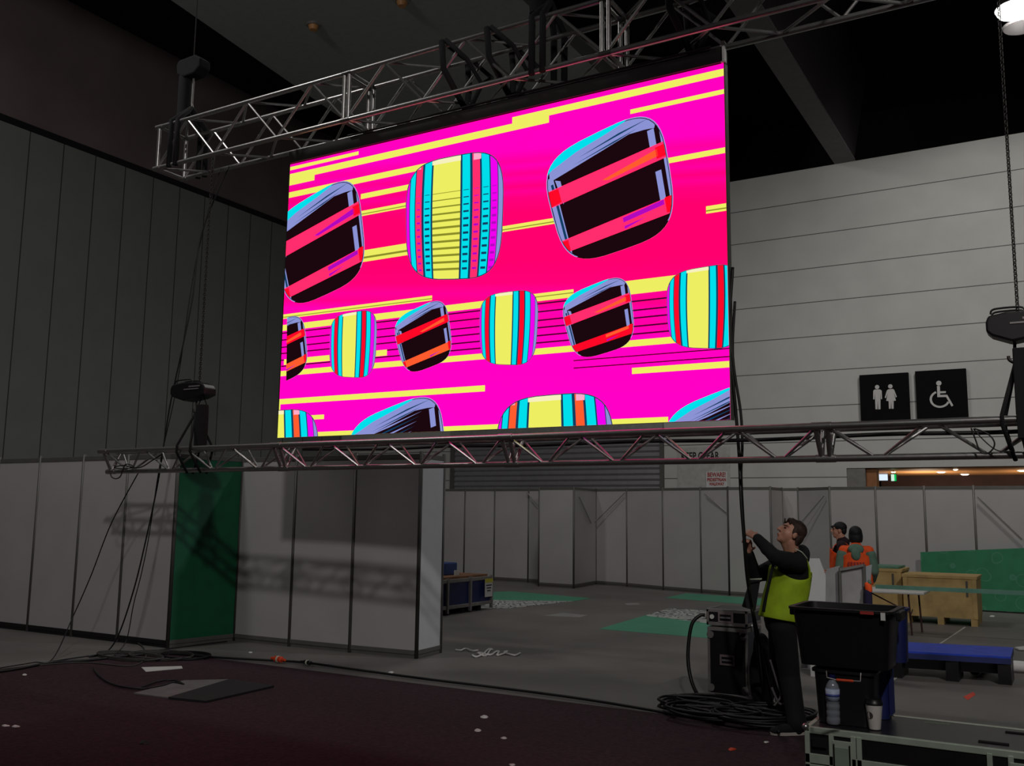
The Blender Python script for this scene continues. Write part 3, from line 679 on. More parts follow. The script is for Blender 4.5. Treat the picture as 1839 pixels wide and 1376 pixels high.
# hoists above the upper truss
def upper_hoist(x, label):
    t = thing('chain_hoist', label, 'chain hoist', (x,7.83,7.0), 'chain hoists above the upper truss')
    g = MB(); g.prism([V((x+a,7.74,7.38+b)) for a, b in ((-.22,.06),(-.18,.12),(.12,.13),(.22,.06),(.22,-.05),(.12,-.12),(-.08,-.13),(-.2,-.07))], (0,.18,0)); g.build('motor_body', M_sling, t, bevel=.02)
    g = MB(); g.cyl((x-.12,7.83,6.75), (x-.12,7.83,7.35), .09, 14); g.build('chain_bag', M_blkfab, t, smooth=True)
    g = MB(); g.tube([(x+.02,7.83,7.24),(x+.02,7.83,6.9),(x+.04,7.83,6.82)], .014, 8); g.build('hook', M_alud, t)
    g = MB()
    for dx in (-.06,.06):
        for yy in (7.6,8.06): g.tube([(x+.02,7.83,6.84),(x+dx,yy,6.6),(x+dx,yy,6.0)], .034, 8)
    g.build('sling', M_sling, t, smooth='all')
    g = MB(); g.tube([(x,7.83,7.5),(x,7.83,15.2)], .008, 6); g.build('chain', M_chain, t)
upper_hoist(-9.42, 'dark chain hoist above the left end of the upper truss')
upper_hoist(onY(965,60,7.6).x, 'dark chain hoist slung over the upper truss above the middle of the screen')
# black slings tying the screen to the upper truss
for i, (x, lb) in enumerate(((onY(795,75,7.6).x,'black V-shaped sling on the upper truss, leftmost one above the striped cube'),(onY(876,52,7.6).x,'black V-shaped sling on the upper truss, right next to the leftmost one'),(-2.9,'black sling hanging from the upper truss near the right end of the screen'))):
    t = thing('round_sling', lb, 'sling', (x,7.8,5.9), 'black slings between truss and screen')
    g = MB()
    for yy in (7.585, 8.075):
        g.tube([(x,yy,6.61),(x+.03,yy,6.3),(x+.14,7.86,5.92)], .034, 8); g.tube([(x+.05,yy,6.61),(x+.30,yy+.02,6.35),(x+.30,7.9,6.2),(x+.17,7.86,5.92)], .024, 8)
    g.tube([(x,7.585,6.61),(x,8.075,6.61)], .024, 8); g.build('strap', M_sling, t, smooth='all')
    MB().lathe((x+.155,7.86,5.91), [(.02,-.02),(.028,0),(.02,.02)], 12, (0,1,0)).build('shackle', M_alud, t, smooth=True)
t = thing('cable_loop', 'thin black cable looped through the lower truss near its right end', 'cable', (-.6,7.5,2.3))
pp = [(1744,769),(1752,790),(1760,810),(1772,815),(1784,805),(1785,792),(1772,778),(1750,770)]
MB().tube(spl([onY(x,y,7.42) for x, y in pp], 6), .006, 6).build('cable', M_cable, t, smooth='all')
MB().tube(spl([onY(x,y,7.43) for x, y in [(1748,770),(1766,790),(1785,806),(1800,811),(1816,810)]], 6), .005, 6).build('cable', M_cable, t, smooth='all')
t = thing('cable_loop', 'tangled black cable on the left end of the lower truss', 'cable', (-9.9,7.5,2.2))
MB().tube(spl([onY(x,y,7.42) for x, y in [(198,846),(200,856),(208,860),(216,856),(220,846),(226,834),(240,838),(225,842),(205,840),(222,836),(250,840),(275,826),(292,815)]], 6), .007, 6).build('cable', M_cable, t, smooth='all')
tag(MB().tube(spl([(-7.1,yb,2.425),(-6.0,yb-.02,2.40),(-5.2,yb,2.41),(-4.3,yb,2.395),(-3.2,yb-.01,2.40),(-2.2,yb,2.385),(-1.2,yb,2.40),(-.4,yb,2.39),(.6,yb,2.41)], 8), .016, 8).build('truss_cable', M_cable, smooth='all'), 'thick black cable run along the inside of the lower truss', 'cable')

# ------------------------------------------------------------------ cables hanging and lying
def cab(pts, r, label, m=M_cable, name='cable', group=None, n=8):
    t = tag(MB().tube(spl(pts, n), r, 7).build(name, m, smooth='all'), label, 'cable', group); return t
Ym = 7.86
cab([V((X1+.03,SY+.05,3.9)), onY(1309,600,SY+.02), onY(1316,680,SY+.02), onY(1323,760,7.85), onY(1328,830,7.85), onY(1331,900,7.8), onY(1336,965,7.8), onY(1341,1030,7.85), onY(1349,1085,7.95), onY(1356,1130,8.1), onZ(1372,1262,.03)], .014, 'thick black screen cable held by the man in the yellow vest')
cab([V((X1+.04,SY+.06,3.6)), onY(1316,640,SY+.06), onY(1330,740,7.88), onY(1333,800,7.88), onY(1331,850,7.87), onY(1334,920,7.82), onY(1338,975,7.82), onY(1344,1040,7.88), onY(1353,1100,8.0), onZ(1390,1275,.03)], .012, 'second black screen cable running beside the thick one into the hands')
cab([V((-8.80,7.95,6.0)), onY(362,420,7.9), onY(345,540,7.85), onY(322,650,7.8), onY(305,730,7.8), onY(294,800,7.8), onY(283,870,7.8), onY(262,970,7.8), onY(240,1060,7.8), onY(213,1140,7.9), onZ(190,1172,.02), onZ(160,1180,.02)], .009, 'long black cable drooping from the upper truss to the floor at left', M_cable)
cab([V((-8.95,7.95,6.0)), onY(352,470,7.9), onY(318,690,7.85), onY(288,830,7.8), onY(268,960,7.82), onY(254,1030,7.85), onY(240,1085,7.9), onY(227,1150,8.0), onZ(205,1178,.02)], .006, 'thin cable hanging close beside the long drooping one at left')
cab([V((-9.75,yb,2.2)), onY(200,940,7.7), onY(163,1035,7.7), onY(130,1110,7.75), onZ(95,1183,.02), onZ(60,1190,.02), onZ(0,1200,.02)], .007, 'thin cable slanting from the left truss end down to the floor')
cab([onZ(x,y,.025) for x, y in [(-40,1212),(30,1202),(95,1190),(160,1186),(230,1178),(300,1174),(390,1181),(480,1186),(545,1190),(640,1203),(760,1219),(900,1236),(1050,1256),(1200,1281),(1300,1300)]], .014, 'long thick black cable lying along the carpet edge')
cab([onZ(x,y,.02) for x, y in [(-30,1206),(60,1196),(150,1190),(235,1196),(262,1180),(255,1160),(240,1152)]], .008, 'grey cable curling on the floor at the left carpet corner', M_cableg)
cab([onZ(x,y,.02) for x, y in [(95,1188),(180,1176),(250,1172),(300,1166),(360,1158),(408,1152)]], .009, 'black cable running from the floor tangle to the foot of the green panel')
cab([onZ(x,y,.03) for x, y in [(168,1200),(178,1214),(205,1230),(250,1237),(290,1232),(310,1226),(330,1229)]], .01, 'black cable curving over the carpet to the grey board')
cab([onZ(x,y,.03) for x, y in [(250,1236),(285,1224),(312,1222),(328,1228)]], .009, 'thin cable bowing above the grey board')
for i, (cx_, cy_, rx, ry) in enumerate(((-9.55,8.0,.42,.30),(-9.3,8.15,.32,.25),(-9.8,7.75,.5,.22))):
    pts = [V((cx_+math.cos(a_)*rx*(1+.03*k), cy_+math.sin(a_)*ry, .02+.012*k)) for k in range(3) for a_ in [2*PI*j/10 for j in range(10)]]
    cab(pts, .008, ['loose cable coil on the floor in front of the left white wall','smaller cable coil nearest the green panel','flattened cable coil nearest the left edge'][i], M_cableg if i != 1 else M_cable, 'cable_coil', 'cable tangle on the floor at left', 3)
# plug connectors
def plug(px, py, L, r, m, label):
    p = onZ(px, py, .03+r*.5); t = thing('plug_connector', label, 'connector', p); d = V((.95,-.1,0)).normalized()
    MB().tube([p-d*L, p-d*L*.5, p-d*L*.45, p+d*L*.45, p+d*L*.5, p+d*L], [r*.5,r*.6,r,r,r*.6,r*.4], 12).build('housing', m, t, smooth=True)
    MB().tube([p-d*L*.1, p+d*L*.1], r*1.12, 12).build('collar', M_refl, t, smooth=True)
plug(500,1184,.12,.035,M_orangep,'orange cable connector lying on the black carpet edge')
plug(552,1190,.11,.025,M_blk,'black cable connector right of the orange one')

# pile of coiled cable round the rack case
rr = random.Random(3)
for i in range(7):
    cx_, cy_ = [(-2.75,8.55),(-2.95,8.75),(-2.6,8.35),(-3.05,8.5),(-2.35,8.55),(-2.8,8.25),(-2.45,8.2)][i]; rx, ry = .30+.07*rr.random()+.05*(i%3), .2+.08*rr.random()
    ph = rr.random()*6; pts = []
    for k in range(4):
        for j in range(9):
            a_ = 2*PI*j/9+ph; q_ = 1+.12*rr.uniform(-1,1); pts.append(V((cx_+math.cos(a_)*rx*q_, cy_+math.sin(a_)*ry*q_, .03+.018*k+.012*i*.5+.01*rr.random())))
    cab(pts, .012, ['coil of black cable in the pile in front of the rack case','coil of black cable at the left foot of the rack case','coil of black cable in the pile left of the man\'s shoes','outermost left coil of the black cable pile','coil of black cable between rack case and the man\'s legs','wide coil at the front of the black cable pile','coil of black cable touching the man\'s front shoe'][i], M_cable, 'cable_coil', 'black cable pile at the man\'s feet', 3)
cab([onZ(x,y,.05) for x, y in [(1205,1275),(1235,1272),(1275,1278),(1330,1292),(1380,1305),(1400,1315)]], .012, 'single black cable spreading out over the pile')

# ------------------------------------------------------------------ rack case by the man
def dish(mb, c, u, v, n, w, h):
    mb.obox(c, u*w, v*h, n*.003)
t = thing('rack_case', 'upright black flight case with grey edging and recessed handles, left of the man', 'flight case', (-2.95,9.2,0))
cxa, cxb, cya, cyb, cz1 = -3.13, -2.76, 9.15, 9.60, .055
B = MB().box((cxa,cya,cz1), (cxb,cyb,.70)).build('body', M_caseblk, t)
L = MB().box((cxa-.01,cya-.01,.72), (cxb+.01,cyb+.01,.87)).build('lid', M_caseblk, t)
g = MB()
for z in (cz1+.012, .685): g.box((cxa-.008,cya-.010,z-.018), (cxb+.008,cya+.01,z+.018)); g.box((cxa-.010,cya,z-.018), (cxa+.01,cyb,z+.018)); g.box((cxb-.01,cya,z-.018), (cxb+.01,cyb,z+.018))
for x in (cxa, cxb): g.box((x-.012,cya-.012,cz1), (x+.012,cya+.012,.70)); g.box((x-.012,cyb-.012,cz1), (x+.012,cyb+.012,.70))
g.build('edging', M_alud, t, bevel=.003)
g = MB()
for z in (.735, .86): g.box((cxa-.016,cya-.018,z-.016), (cxb+.016,cya+.004,z+.016)); g.box((cxa-.018,cya,z-.016), (cxa,cyb,z+.016)); g.box((cxb,cya,z-.016), (cxb+.018,cyb,z+.016))
g.box((cxa-.016,cya-.018,.72), (cxa+.006,cya+.006,.87)); g.box((cxb-.006,cya-.018,.72), (cxb+.016,cya+.006,.87))
g.build('lid_edging', M_alud, t, bevel=.003)
for (xx, zz) in ((-2.955,.797),(-2.945,.40)):
    g = MB(); g.box((xx-.075,cya-.022,zz-.05), (xx+.075,cya-.010,zz+.05)); o = g.build('recessed_handle', M_casepink, t, bevel=.004); o['label'] = 'silver dish'
    g = MB(); g.box((xx-.055,cya-.024,zz-.03), (xx+.055,cya-.0215,zz+.03)); g.build('recess', M_black, o)
    g = MB(); g.box((xx-.05,cya-.034,zz-.008), (xx+.05,cya-.0245,zz+.008)); g.build('grip', M_alud, o, bevel=.003)
for (xx, zz) in ((cxa,cz1+.08),(cxb,cz1+.08),(cxa,.63),(cxb,.63)):
    s_ = 1 if xx == cxa else -1
    MB().lathe((xx+s_*.02,cya-.018,zz), [(.035,-.006),(.035,.006)], 16, (0,1,0)).build('corner_brace', M_alud, t)
MB().lathe((cxb+.02,9.3,.71), [(.04,-.008),(.045,0),(.04,.008)], 18, (1,0,0)).build('latch', M_alu, t, smooth=True)
MB().lathe((cxb-.03,cya-.018,.66), [(.032,-.006),(.032,.006)], 18, (0,1,0)).build('latch', M_alu, t, smooth=True)
for x in (cxa+.06, cxb-.06):
    for y in (cya+.06, cyb-.06): g = MB(); g.lathe((x,y,.032), [(.028,-.012),(.032,0),(.028,.012)], 14, (1,0,0)); g.box((x-.03,y-.03,.04), (x+.03,y+.03,.056)); g.build('castor', M_blk, t)
MB().lathe((cxa-.02,cya+.04,.80), [(.03,-.02),(.035,0),(.03,.02)], 14, (1,0,0)).build('socket', M_white, t, smooth=True)
MB().lathe((cxa+.04,cya-.020,.80), [(.022,-.004),(.022,.004)], 14, (0,1,0)).build('round_badge', M_white, t)
cab([V((cxa-.04,cya+.04,.80)), V((cxa-.09,cya+.0,.80)), V((cxa-.16,cya-.05,.70)), V((cxa-.18,cya-.1,.42)), V((cxa-.13,cya-.15,.2)), V((cxa-.02,cya-.22,.06)), V((cxa+.1,cya-.3,.05))], .018, 'thick black cable looping out of the left side of the rack case')
M_strap = mat('grey_webbing', (96,92,92), .8)
t = thing('bag', 'black bag with straps standing between the rack case and the man', 'bag', (-2.62,9.0,0))
g = MB(); g.cap((-2.60,9.05,.15),(-2.60,9.08,.62),.10,.07); g.ell((-2.58,9.05,.3),(.13,0,0),(0,.13,0),(0,0,.3)); g.build('body', M_blkfab, t, remesh=.02, smooth_it=3)
MB().tube(spl([at(1383,1185,8.1), at(1395,1225,8.05), at(1402,1250,8.0), at(1390,1268,7.95)], 5), .009, 6).build('strap', M_strap, t, smooth='all')
MB().tube(spl([at(1386,1235,8.05), at(1398,1262,7.98), at(1408,1265,7.95)], 5), .010, 6).build('strap', M_strap, t, smooth='all')

# ------------------------------------------------------------------ road case, bins, bottle, cup (near right)
CZ = .80
t = thing('road_case', 'low wide road case with grey aluminium edging at the bottom right corner', 'flight case', (-.5,4.9,0))
xa, xb, ya, yb_ = -1.14, .62, 4.66, 5.18
MB().box((xa+.006,ya+.006,.02), (xb-.006,yb_-.006,CZ-.14)).build('body', M_caseblk, t)
MB().box((xa+.006,ya+.006,CZ-.13), (xb-.006,yb_-.006,CZ-.003)).build('lid', M_caseblk, t)
g = MB(); e = .022
for y0 in (ya, yb_-e): g.box((xa,y0,CZ-e*1.35), (xb,y0+e,CZ))
for x0 in (xa, xb-e): g.box((x0,ya,CZ-e*1.35), (x0+e,yb_,CZ))
g.build('top_edging', M_casealu, t, bevel=.003)
g = MB(); yy = ya-.004
g.box((xa,yy,CZ-.160), (xb,ya+.01,CZ-.118)); g.box((xa,yy,CZ-.205), (xb,ya+.01,CZ-.165))
g.box((xa,yy,.02), (xb,ya+.01,.07))
for x0 in (xa, xa+.108, xa+.205, xa+.23, -.38, -.30, 0.0): g.box((x0,yy,.02), (x0+.022,ya+.01,CZ-.02))
g.box((xa,ya,.02), (xa+.006,yb_,.06)); g.build('front_edging', M_casealu, t, bevel=.002)
def latch(x0):
    g = MB(); g.box((x0,yy-.004,CZ-.24), (x0+.085,yy,CZ-.045)); o = g.build('butterfly_latch', M_casealu, t, bevel=.003)
    g = MB(); g.box((x0+.010,yy-.007,CZ-.20), (x0+.075,yy-.004,CZ-.075)); g.build('latch_dish', mat('latch_green_grey', (150,166,148), .4, .25), o)
    g = MB(); g.tube([(x0+.008,yy-.010,CZ-.06),(x0+.008,yy-.010,CZ-.22),(x0+.077,yy-.010,CZ-.22),(x0+.077,yy-.010,CZ-.06)], .003, 6); g.build('wire_bail', M_blk, o)
latch(xa+.125); latch(-.295-.0)
g = MB(); g.box((xa+.035,yy-.005,CZ-.085), (xa+.098,yy+.001,CZ-.045)); g.build('hinge_recess', M_black, t)
MB().sph((xa+.004,ya+.004,CZ-.004), .017, 14, 10).build('ball_corner', M_alu, t, smooth='all')
MB().box((-.42,4.77,CZ-.002), (-.30,4.80,CZ+.002)).build('lid_slot', M_black, t); MB().box((-.33,5.05,CZ-.002), (-.18,5.075,CZ+.002)).build('lid_slot', M_black, t)
g = MB(); g.obox((-.62,5.08,CZ+.001), (.055,.004,0), (-.0003,.0015,0), (0,0,.0006)); g.build('green_scratch', mat('green_chalk', (120,170,100), .6), t)
# bins
def tub(name, label, c, w0, d0, w1, d1, h, m, rim=.02, group=None, thick=.006, ribs=0, rot=0.0):
    t = thing(name, label, 'bin', c, group); c = V(c)
    q = Matrix.Rotation(rot, 3, 'Z')
    def ring(w_, d_, z, rc=.04):
        pts = []
        for sx, sy, a0 in ((1,1,0),(-1,1,PI/2),(-1,-1,PI),(1,-1,1.5*PI)):
            for k in range(4):
                a_ = a0+PI/2*k/3; pts.append(c+q@V((sx*(w_/2-rc)+math.cos(a_)*rc, sy*(d_/2-rc)+math.sin(a_)*rc, z)))
        return pts
    g = MB(); g.loft([ring(w0,d0,0), ring(w1,d1,h), ring(w1+rim,d1+rim,h), ring(w1+rim,d1+rim,h+.012), ring(w1-thick*2,d1-thick*2,h+.012), ring(w0-thick*2,d0-thick*2,.012)])
    g.build('shell', m, t, smooth=True)
    if ribs:
        for k in range(ribs):
            for s_ in (-1,1):
                x_ = -w0/2+.04+(w0-.08)*k/(ribs-1)
                g = MB(); g.obox(c+q@V((x_, s_*(d0+d1)/4+s_*.006, h*.5)), q@V((.005,0,0)), q@V((0,.006,0)), V((0,0,h*.42))); g.build('rib', m, t)
            
        for k in range(max(3, ribs//2)):
            y_ = -d0/2+.03+(d0-.06)*k/(max(3, ribs//2)-1)
            g = MB(); g.obox(c+q@V(((w0+w1)/4+.006, y_, h*.5)), q@V((.006,0,0)), q@V((0,.005,0)), V((0,0,h*.42))); g.build('rib', m, t)
    return t
tl = tub('storage_tub', 'lower black tub with a wire handle, under the big open tub', (-.985,4.895,CZ), .25,.22, .275,.24, .235, M_blk)
g = MB(); hp = [at(1484,1205,4.12), at(1485,1217,4.11), at(1500,1221,4.10), at(1545,1224,4.10), at(1546,1209,4.12)]
g.tube(hp, .003, 6); g.build('wire_handle', M_alud, tl)
g = MB(); g.tube([at(1502,1221,4.095), at(1532,1223.5,4.095)], .0055, 8); g.build('handle_grip', M_orangep, tl)
bl = tub('blue_crate', 'lower blue ribbed crate behind the lower black tub', (-.945,5.085,CZ), .235,.135, .245,.14, .25, M_bluecrate, ribs=9)
tu = tub('storage_tub', 'large open black tub on top of the stack on the road case', (-.985,4.92,CZ+.262), .40,.28, .445,.36, .262, M_blk, rim=.035)
g = MB(); g.box((-.885,4.92-.20,CZ+.262+.258), (-.825,4.92-.196,CZ+.262+.272)); o = g.build('red_label', M_red, tu); o['label'] = 'red label strip'
g = MB(); g.box((-.795,4.92-.199,CZ+.262+.235), (-.775,4.92-.193,CZ+.262+.27)); g.build('paper_tag', M_white, tu)
for s_ in (-1,1): MB().obox((-.985+s_*.247,4.92,CZ+.262+.245), (.012,0,0), (0,.07,0), (0,0,.022)).build('side_grip', M_blk, tu, bevel=.005)
tub('blue_crate', 'upper blue crate just visible behind the big black tub', (-.905,5.19,CZ+.258), .30,.13, .31,.14, .25, M_bluecrate)
# bottle
p = onZ(1497,1301,CZ+.001); t = thing('water_bottle', 'clear plastic water bottle with a blue cap standing on the road case', 'bottle', p)
pr_ = [(.026,0),(.031,.006),(.031,.03),(.028,.036),(.031,.042),(.031,.06),(.028,.066),(.031,.072),(.031,.09),(.028,.097),(.0315,.104),(.0315,.165),(.026,.182),(.016,.197),(.0125,.203),(.0125,.212)]
MB().lathe(p, pr_, 28).build('body', M_clear, t, smooth='all')
MB().lathe(p, [(.0322,.108),(.0322,.162)], 28).build('label', M_label, t, smooth='all')
MB().lathe(p, [(.0324,.128),(.0324,.140)], 28).build('label_print', mat('label_blue', (70,80,150), .5), t, smooth='all')
MB().lathe(p, [(.0145,.205),(.0145,.224),(.012,.226)], 20).build('cap', mat('cap_blue', (24,26,80), .4), t, smooth=True)
p = onZ(1571,1309,CZ+.001); t = thing('coffee_cup', 'white paper coffee cup with a black lid on the road case', 'cup', p)
MB().lathe(p, [(.026,0),(.027,.003),(.038,.112),(.0385,.115)], 28).build('cup', M_paper, t, smooth=True)
MB().lathe(p, [(.0405,.110),(.0405,.118),(.037,.122),(.035,.134),(.026,.134)], 28).build('lid', M_blk, t, smooth=True)
# round badge on cup
nrm = (V((0,0,EYE))-p); nrm.z = 0; nrm.normalize(); nrm = Matrix.Rotation(math.radians(-38),3,'Z')@nrm
sd = V((-nrm.y,nrm.x,0)); g = MB(); pts = []
n_ = 14; vs = []; 
for rr_ in (0, 1):
    for k in range(n_):
        a_ = 2*PI*k/n_; zz = .062+math.sin(a_)*.017; th = math.cos(a_)*.017/.0335; R_ = .027+(zz-.003)/.109*.011+.0006
        vs.append(p+(nrm*math.cos(th)+sd*math.sin(th))*(R_+.0002*rr_)+V((0,0,zz)))
g.add(vs, [tuple(range(n_)), tuple(range(n_,2*n_))]); g.build('badge', mat('badge_grey', (70,64,62), .6), t)

# ------------------------------------------------------------------ things behind: stillage, tables, crates, platform, board
a = onZ(882,1094); b_ = onZ(795,1107); fa = V((b_.x,b_.y,0)); fb = V((a.x,a.y,0)); d = (fb-fa).normalized(); fa = fa-d*.6; n_ = V((-d.y,d.x,0)); n_ = n_ if n_.x < 0 else -n_
Lr = (fb-fa).length; t = thing('stillage', 'low blue metal stillage with wooden top boards beside the white end panel', 'stillage', fa)
g = MB(); g.obox((fa+fb)/2+n_*.45+V((0,0,.35)), d*(Lr/2-.02), n_*.43, V((0,0,.22))); g.build('side_panel', M_bluecrate, t)
for z in (.13, .58):
    g = MB(); g.obox((fa+fb)/2+n_*.45+V((0,0,z)), d*Lr/2, n_*.46, V((0,0,.03))); g.build('frame_rail', M_alud, t, bevel=.005)
for k in range(4):
    for s_ in (0, .9):
        pz = fa+d*(Lr*k/3)+n_*s_; g = MB(); g.obox(pz+V((0,0,.33)), d*.025, n_*.025, V((0,0,.30))); g.build('post', M_alud, t)
for k in range(4): MB().obox(fa+d*(Lr*.1+Lr*.25*k)+n_*.45+V((0,0,.05)), d*.05, n_*.4, V((0,0,.05))).build('foot', M_black, t)
for k in range(5): MB().obox((fa+fb)/2+n_*(.1+.17*k)+V((0,0,.63)), d*(Lr/2-.1), n_*.07, V((0,0,.02))).build('top_board', mat('old_wood', (130,92,66), .8, noise=.3), t)
pc = fb-d*.17-n_*.045
t2 = thing('paper_tag', 'white and yellow paper tag hanging on the end of the blue stillage', 'tag', pc+V((0,0,.25)))
MB().obox(pc+V((0,0,.40)), d*.13, n_*.003, V((0,0,.16))).build('sheet', M_panelw, t2)
MB().obox(pc-n_*.005+V((0,0,.535)), d*.13, n_*.003, V((0,0,.035))).build('yellow_header', mat('tag_yellow', (190,180,50), .6), t2)
g = MB()
for k in range(3): g.obox(pc-n_*.006+V((0,0,.45-.05*k)), d*(.10-.02*k), n_*.001, V((0,0,.010)))
g.build('print', M_navy, t2)
pp = fa+d*(Lr*.62)+n_*.45
t = thing('blue_toolbox', 'small blue box standing on top of the blue stillage', 'box', pp+V((0,0,.65)))
pp = onY(798,1034,pp.y); pp.z = .65
MB().obox(pp+V((0,0,.11)), d*.2, n_*.15, V((0,0,.11))).build('body', mat('tool_blue', (44,70,130), .5), t, bevel=.02)
MB().obox(pp+V((.1,0,.04))-n_*.17, d*.07, n_*.01, V((0,0,.05))).build('label', M_panelw, t)
# plastic wrap scraps
t = tag(MB().tube(spl([onZ(x,y,.014) for x, y in [(848,1177),(856,1180),(868,1174),(858,1173),(872,1178),(880,1168),(884,1167),(878,1166),(870,1174),(882,1176),(890,1171),(896,1170),(893,1177),(905,1174),(911,1170),(905,1172),(918,1176),(926,1177),(934,1173)]], 6), .013, 6).build('plastic_strip', M_white, smooth='all'), 'crumpled white plastic strip lying on the floor near the white end panel', 'plastic strip')
t = tag(MB().tube(spl([onZ(x,y,.02) for x, y in [(818,1167),(828,1168),(836,1165),(848,1169),(858,1168)]], 6), .011, 6).build('plastic_strip', M_white, smooth='all'), 'shorter white plastic scrap behind the longer strip on the floor', 'plastic strip')
# litter on carpet and floor
for i, (x, y, w_, h_, lb, mm_) in enumerate([(870,1288,9,3,'white scrap of paper on the carpet, farthest of the middle three',M_white),(858,1312,8,3,'white scrap of paper on the carpet, left of the middle three',M_white),(905,1326,7,2.5,'white scrap of paper on the carpet, right of the middle three',M_white),
    (44,1212,5,1.8,'white scrap near the left carpet corner',M_white),(28,1305,9,2.5,'pale plastic fitting at the left edge of the carpet',M_white),(10,1304,9,1.6,'pale plastic stick at the left edge of the carpet',M_white),(450,1172,4,1.8,'white scrap on the floor above the orange connector',M_white),
    (702,1208,7,2,'white scrap beside the long cable',M_white),(1212,1249,10,2.5,'small black object on the floor left of the rack case',M_blk),(1376,1333,6,2,'white scrap in front of the man\'s shoe',M_white),(1314,1346,9,3,'orange scrap on the carpet left of the road case',M_orangep),(920,1374,7,2.5,'white scrap at the bottom edge of the photo',M_white),
    (260,1334,11,4,'crumpled dark cloth on the carpet at lower left',M_blk),(1815,1098,9,2,'white scrap on the floor right of the plywood crates',M_white),(1782,1107,6,1.6,'small white scrap on the floor near the green board',M_white)]):
    z = .014 if y > 1190 and x < 1440 else .003
    a1, a2 = onZ(x-w_, y, z), onZ(x+w_, y, z); b1_, b2_ = onZ(x, y-h_, z), onZ(x, y+h_, z); c_ = (a1+a2)/2
    g = MB(); rg = []; hh = min(.012, (a2-a1).length*.1)
    rings = []
    for zz, k in ((0,1.0),(hh,.75),(hh*1.4,.35)):
        rings.append([c_+((a2-a1)*.5*math.cos(2*PI*j/7)+(b1_-b2_)*.5*math.sin(2*PI*j/7))*k*(.7+.3*rr.random())+V((0,0,zz*(.6+.4*rr.random()))) for j in range(7)])
    g.loft(rings); tag(g.build('scrap', mm_), lb, 'litter', 'scraps lying on the carpet and floor')

# white sheets leaning, frame stand
def sheet(px, D0, D1, th, name, label, m):
    # px quad TL TR BR BL ; left side depth D0, right side depth D1
    q = [at(px[0][0],px[0][1],D0), at(px[1][0],px[1][1],D1), at(px[2][0],px[2][1],D1), at(px[3][0],px[3][1],D0)]
    nn = (q[1]-q[0]).cross(q[3]-q[0]).normalized()
    if nn.dot(V((0,1,0))) < 0: nn = -nn
    return q, nn
def ground(p, D): return p
q = [onY(1448,1003,11.2), onY(1471,1003,11.2), onY(1481,1035,11.15), V((0,0,0)), V((0,0,0))]
q[3] = V((onY(1468,1075,11.05).x+.02, 10.9, 0)); q[4] = V((onY(1448,1075,11.1).x, 10.9, 0))
q = [V((p.x, 11.2-.0*i, p.z)) for i, p in enumerate(q)]
tag(MB().prism(q, (0,.02,0)).build('white_sheet', M_panelw), 'bright white cut sheet standing behind the man in the yellow vest', 'sheet')
t = thing('display_panel', 'two grey panels in a metal frame standing in front of the two workers', 'panel', onY(1530,1090,11.6)*1)
Yp = 11.6
def QP(pts, Y, th, name, m, par):
    MB().prism([V((onY(x,y,Y).x, Y, max(0.0, onY(x,y,Y).z))) for x, y in pts], (0,th,0)).build(name, m, par)
QP([(1485,1022),(1508,1016),(1511,1200),(1438,1200),(1463,1090)], Yp+.06, .02, 'left_sheet', mat('grey_sheet', (150,148,150), .6), t)
QP([(1511,1024),(1550,1018),(1553,1200),(1513,1200)], Yp, .02, 'right_sheet', mat('grey_sheet2', (160,158,158), .6), t)
QP([(1506,1020),(1510,1018),(1516,1200),(1511,1200)], Yp-.03, .03, 'frame_post', M_rail, t)
QP([(1549,1015),(1554,1014),(1559,1200),(1554,1200)], Yp-.03, .03, 'frame_post', M_rail, t)
QP([(1508,1021),(1551,1013),(1551,1018),(1508,1026)], Yp-.04, .03, 'frame_rail', M_alud, t)
QP([(1553,1018),(1566,1014),(1562,1060),(1555,1100)], Yp+.05, .01, 'side_wrap', mat('clear_wrap', (165,168,172), .5), t)
t = thing('tool_bag', 'tall orange and navy bag standing right beside the framed grey panels', 'bag', V((onY(1560,1090,11.5).x,11.5,0)))
g = MB(); g.cap(onY(1557,1050,11.5), onY(1560,1064,11.5), .030, .034); g.ell(onY(1561,1058,11.5), (.035,0,0), (0,.04,0), (0,0,.07)); g.build('orange_part', M_orange, t, remesh=.012, smooth_it=2)
g = MB(); g.cap(onY(1559,1064,11.5), V((onY(1558,1086,11.5).x,11.5,.06)), .045, .055); g.build('navy_part', M_navy, t, remesh=.012, smooth_it=2)
g = MB(); g.cap(onY(1561,1044,11.5), onY(1562,1047,11.5), .022, .024); g.build('grey_hood', M_sage, t, remesh=.012, smooth_it=2)

# trestle table
Yt = 16.1
z_t = .66; a = onZ(1572,1058,z_t); bq = onZ(1660,1060,z_t)
t = thing('trestle_table', 'white folding trestle table with dark legs in front of the plywood crates', 'table', onZ(1637,1140))
L1, R1 = onZ(1540,1066,z_t), onZ(1660,1069,z_t)
L1 = V((-3.3,16.0,z_t)); R1 = V((onY(1661,1060,16.0).x,16.0,z_t))
MB().box((L1.x,15.9,z_t-.045), (R1.x,16.65,z_t)).build('tabletop', M_white, t, bevel=.015)
for xx, yy_ in ((1637,15.98),(1652,16.5)):
    xw = onZ(xx,1139 if yy_ > 16.2 else 1142,0).x; g = MB(); g.tube([(xw-.03,yy_,z_t-.04),(xw,yy_,0)], .014, 8); g.build('leg', mat('maroon_leg', (60,30,30), .5), t, smooth=True)
g = MB(); xw = onZ(1640,1140,0).x; g.tube([(xw-.02,15.98,.34),(xw-.65,16.2,z_t-.05)], .011, 6); g.tube([(xw-.01,15.98,.30),(xw-.05,16.5,.34)], .01, 6); g.build('brace', mat('maroon_leg', (60,30,30), .5), t)
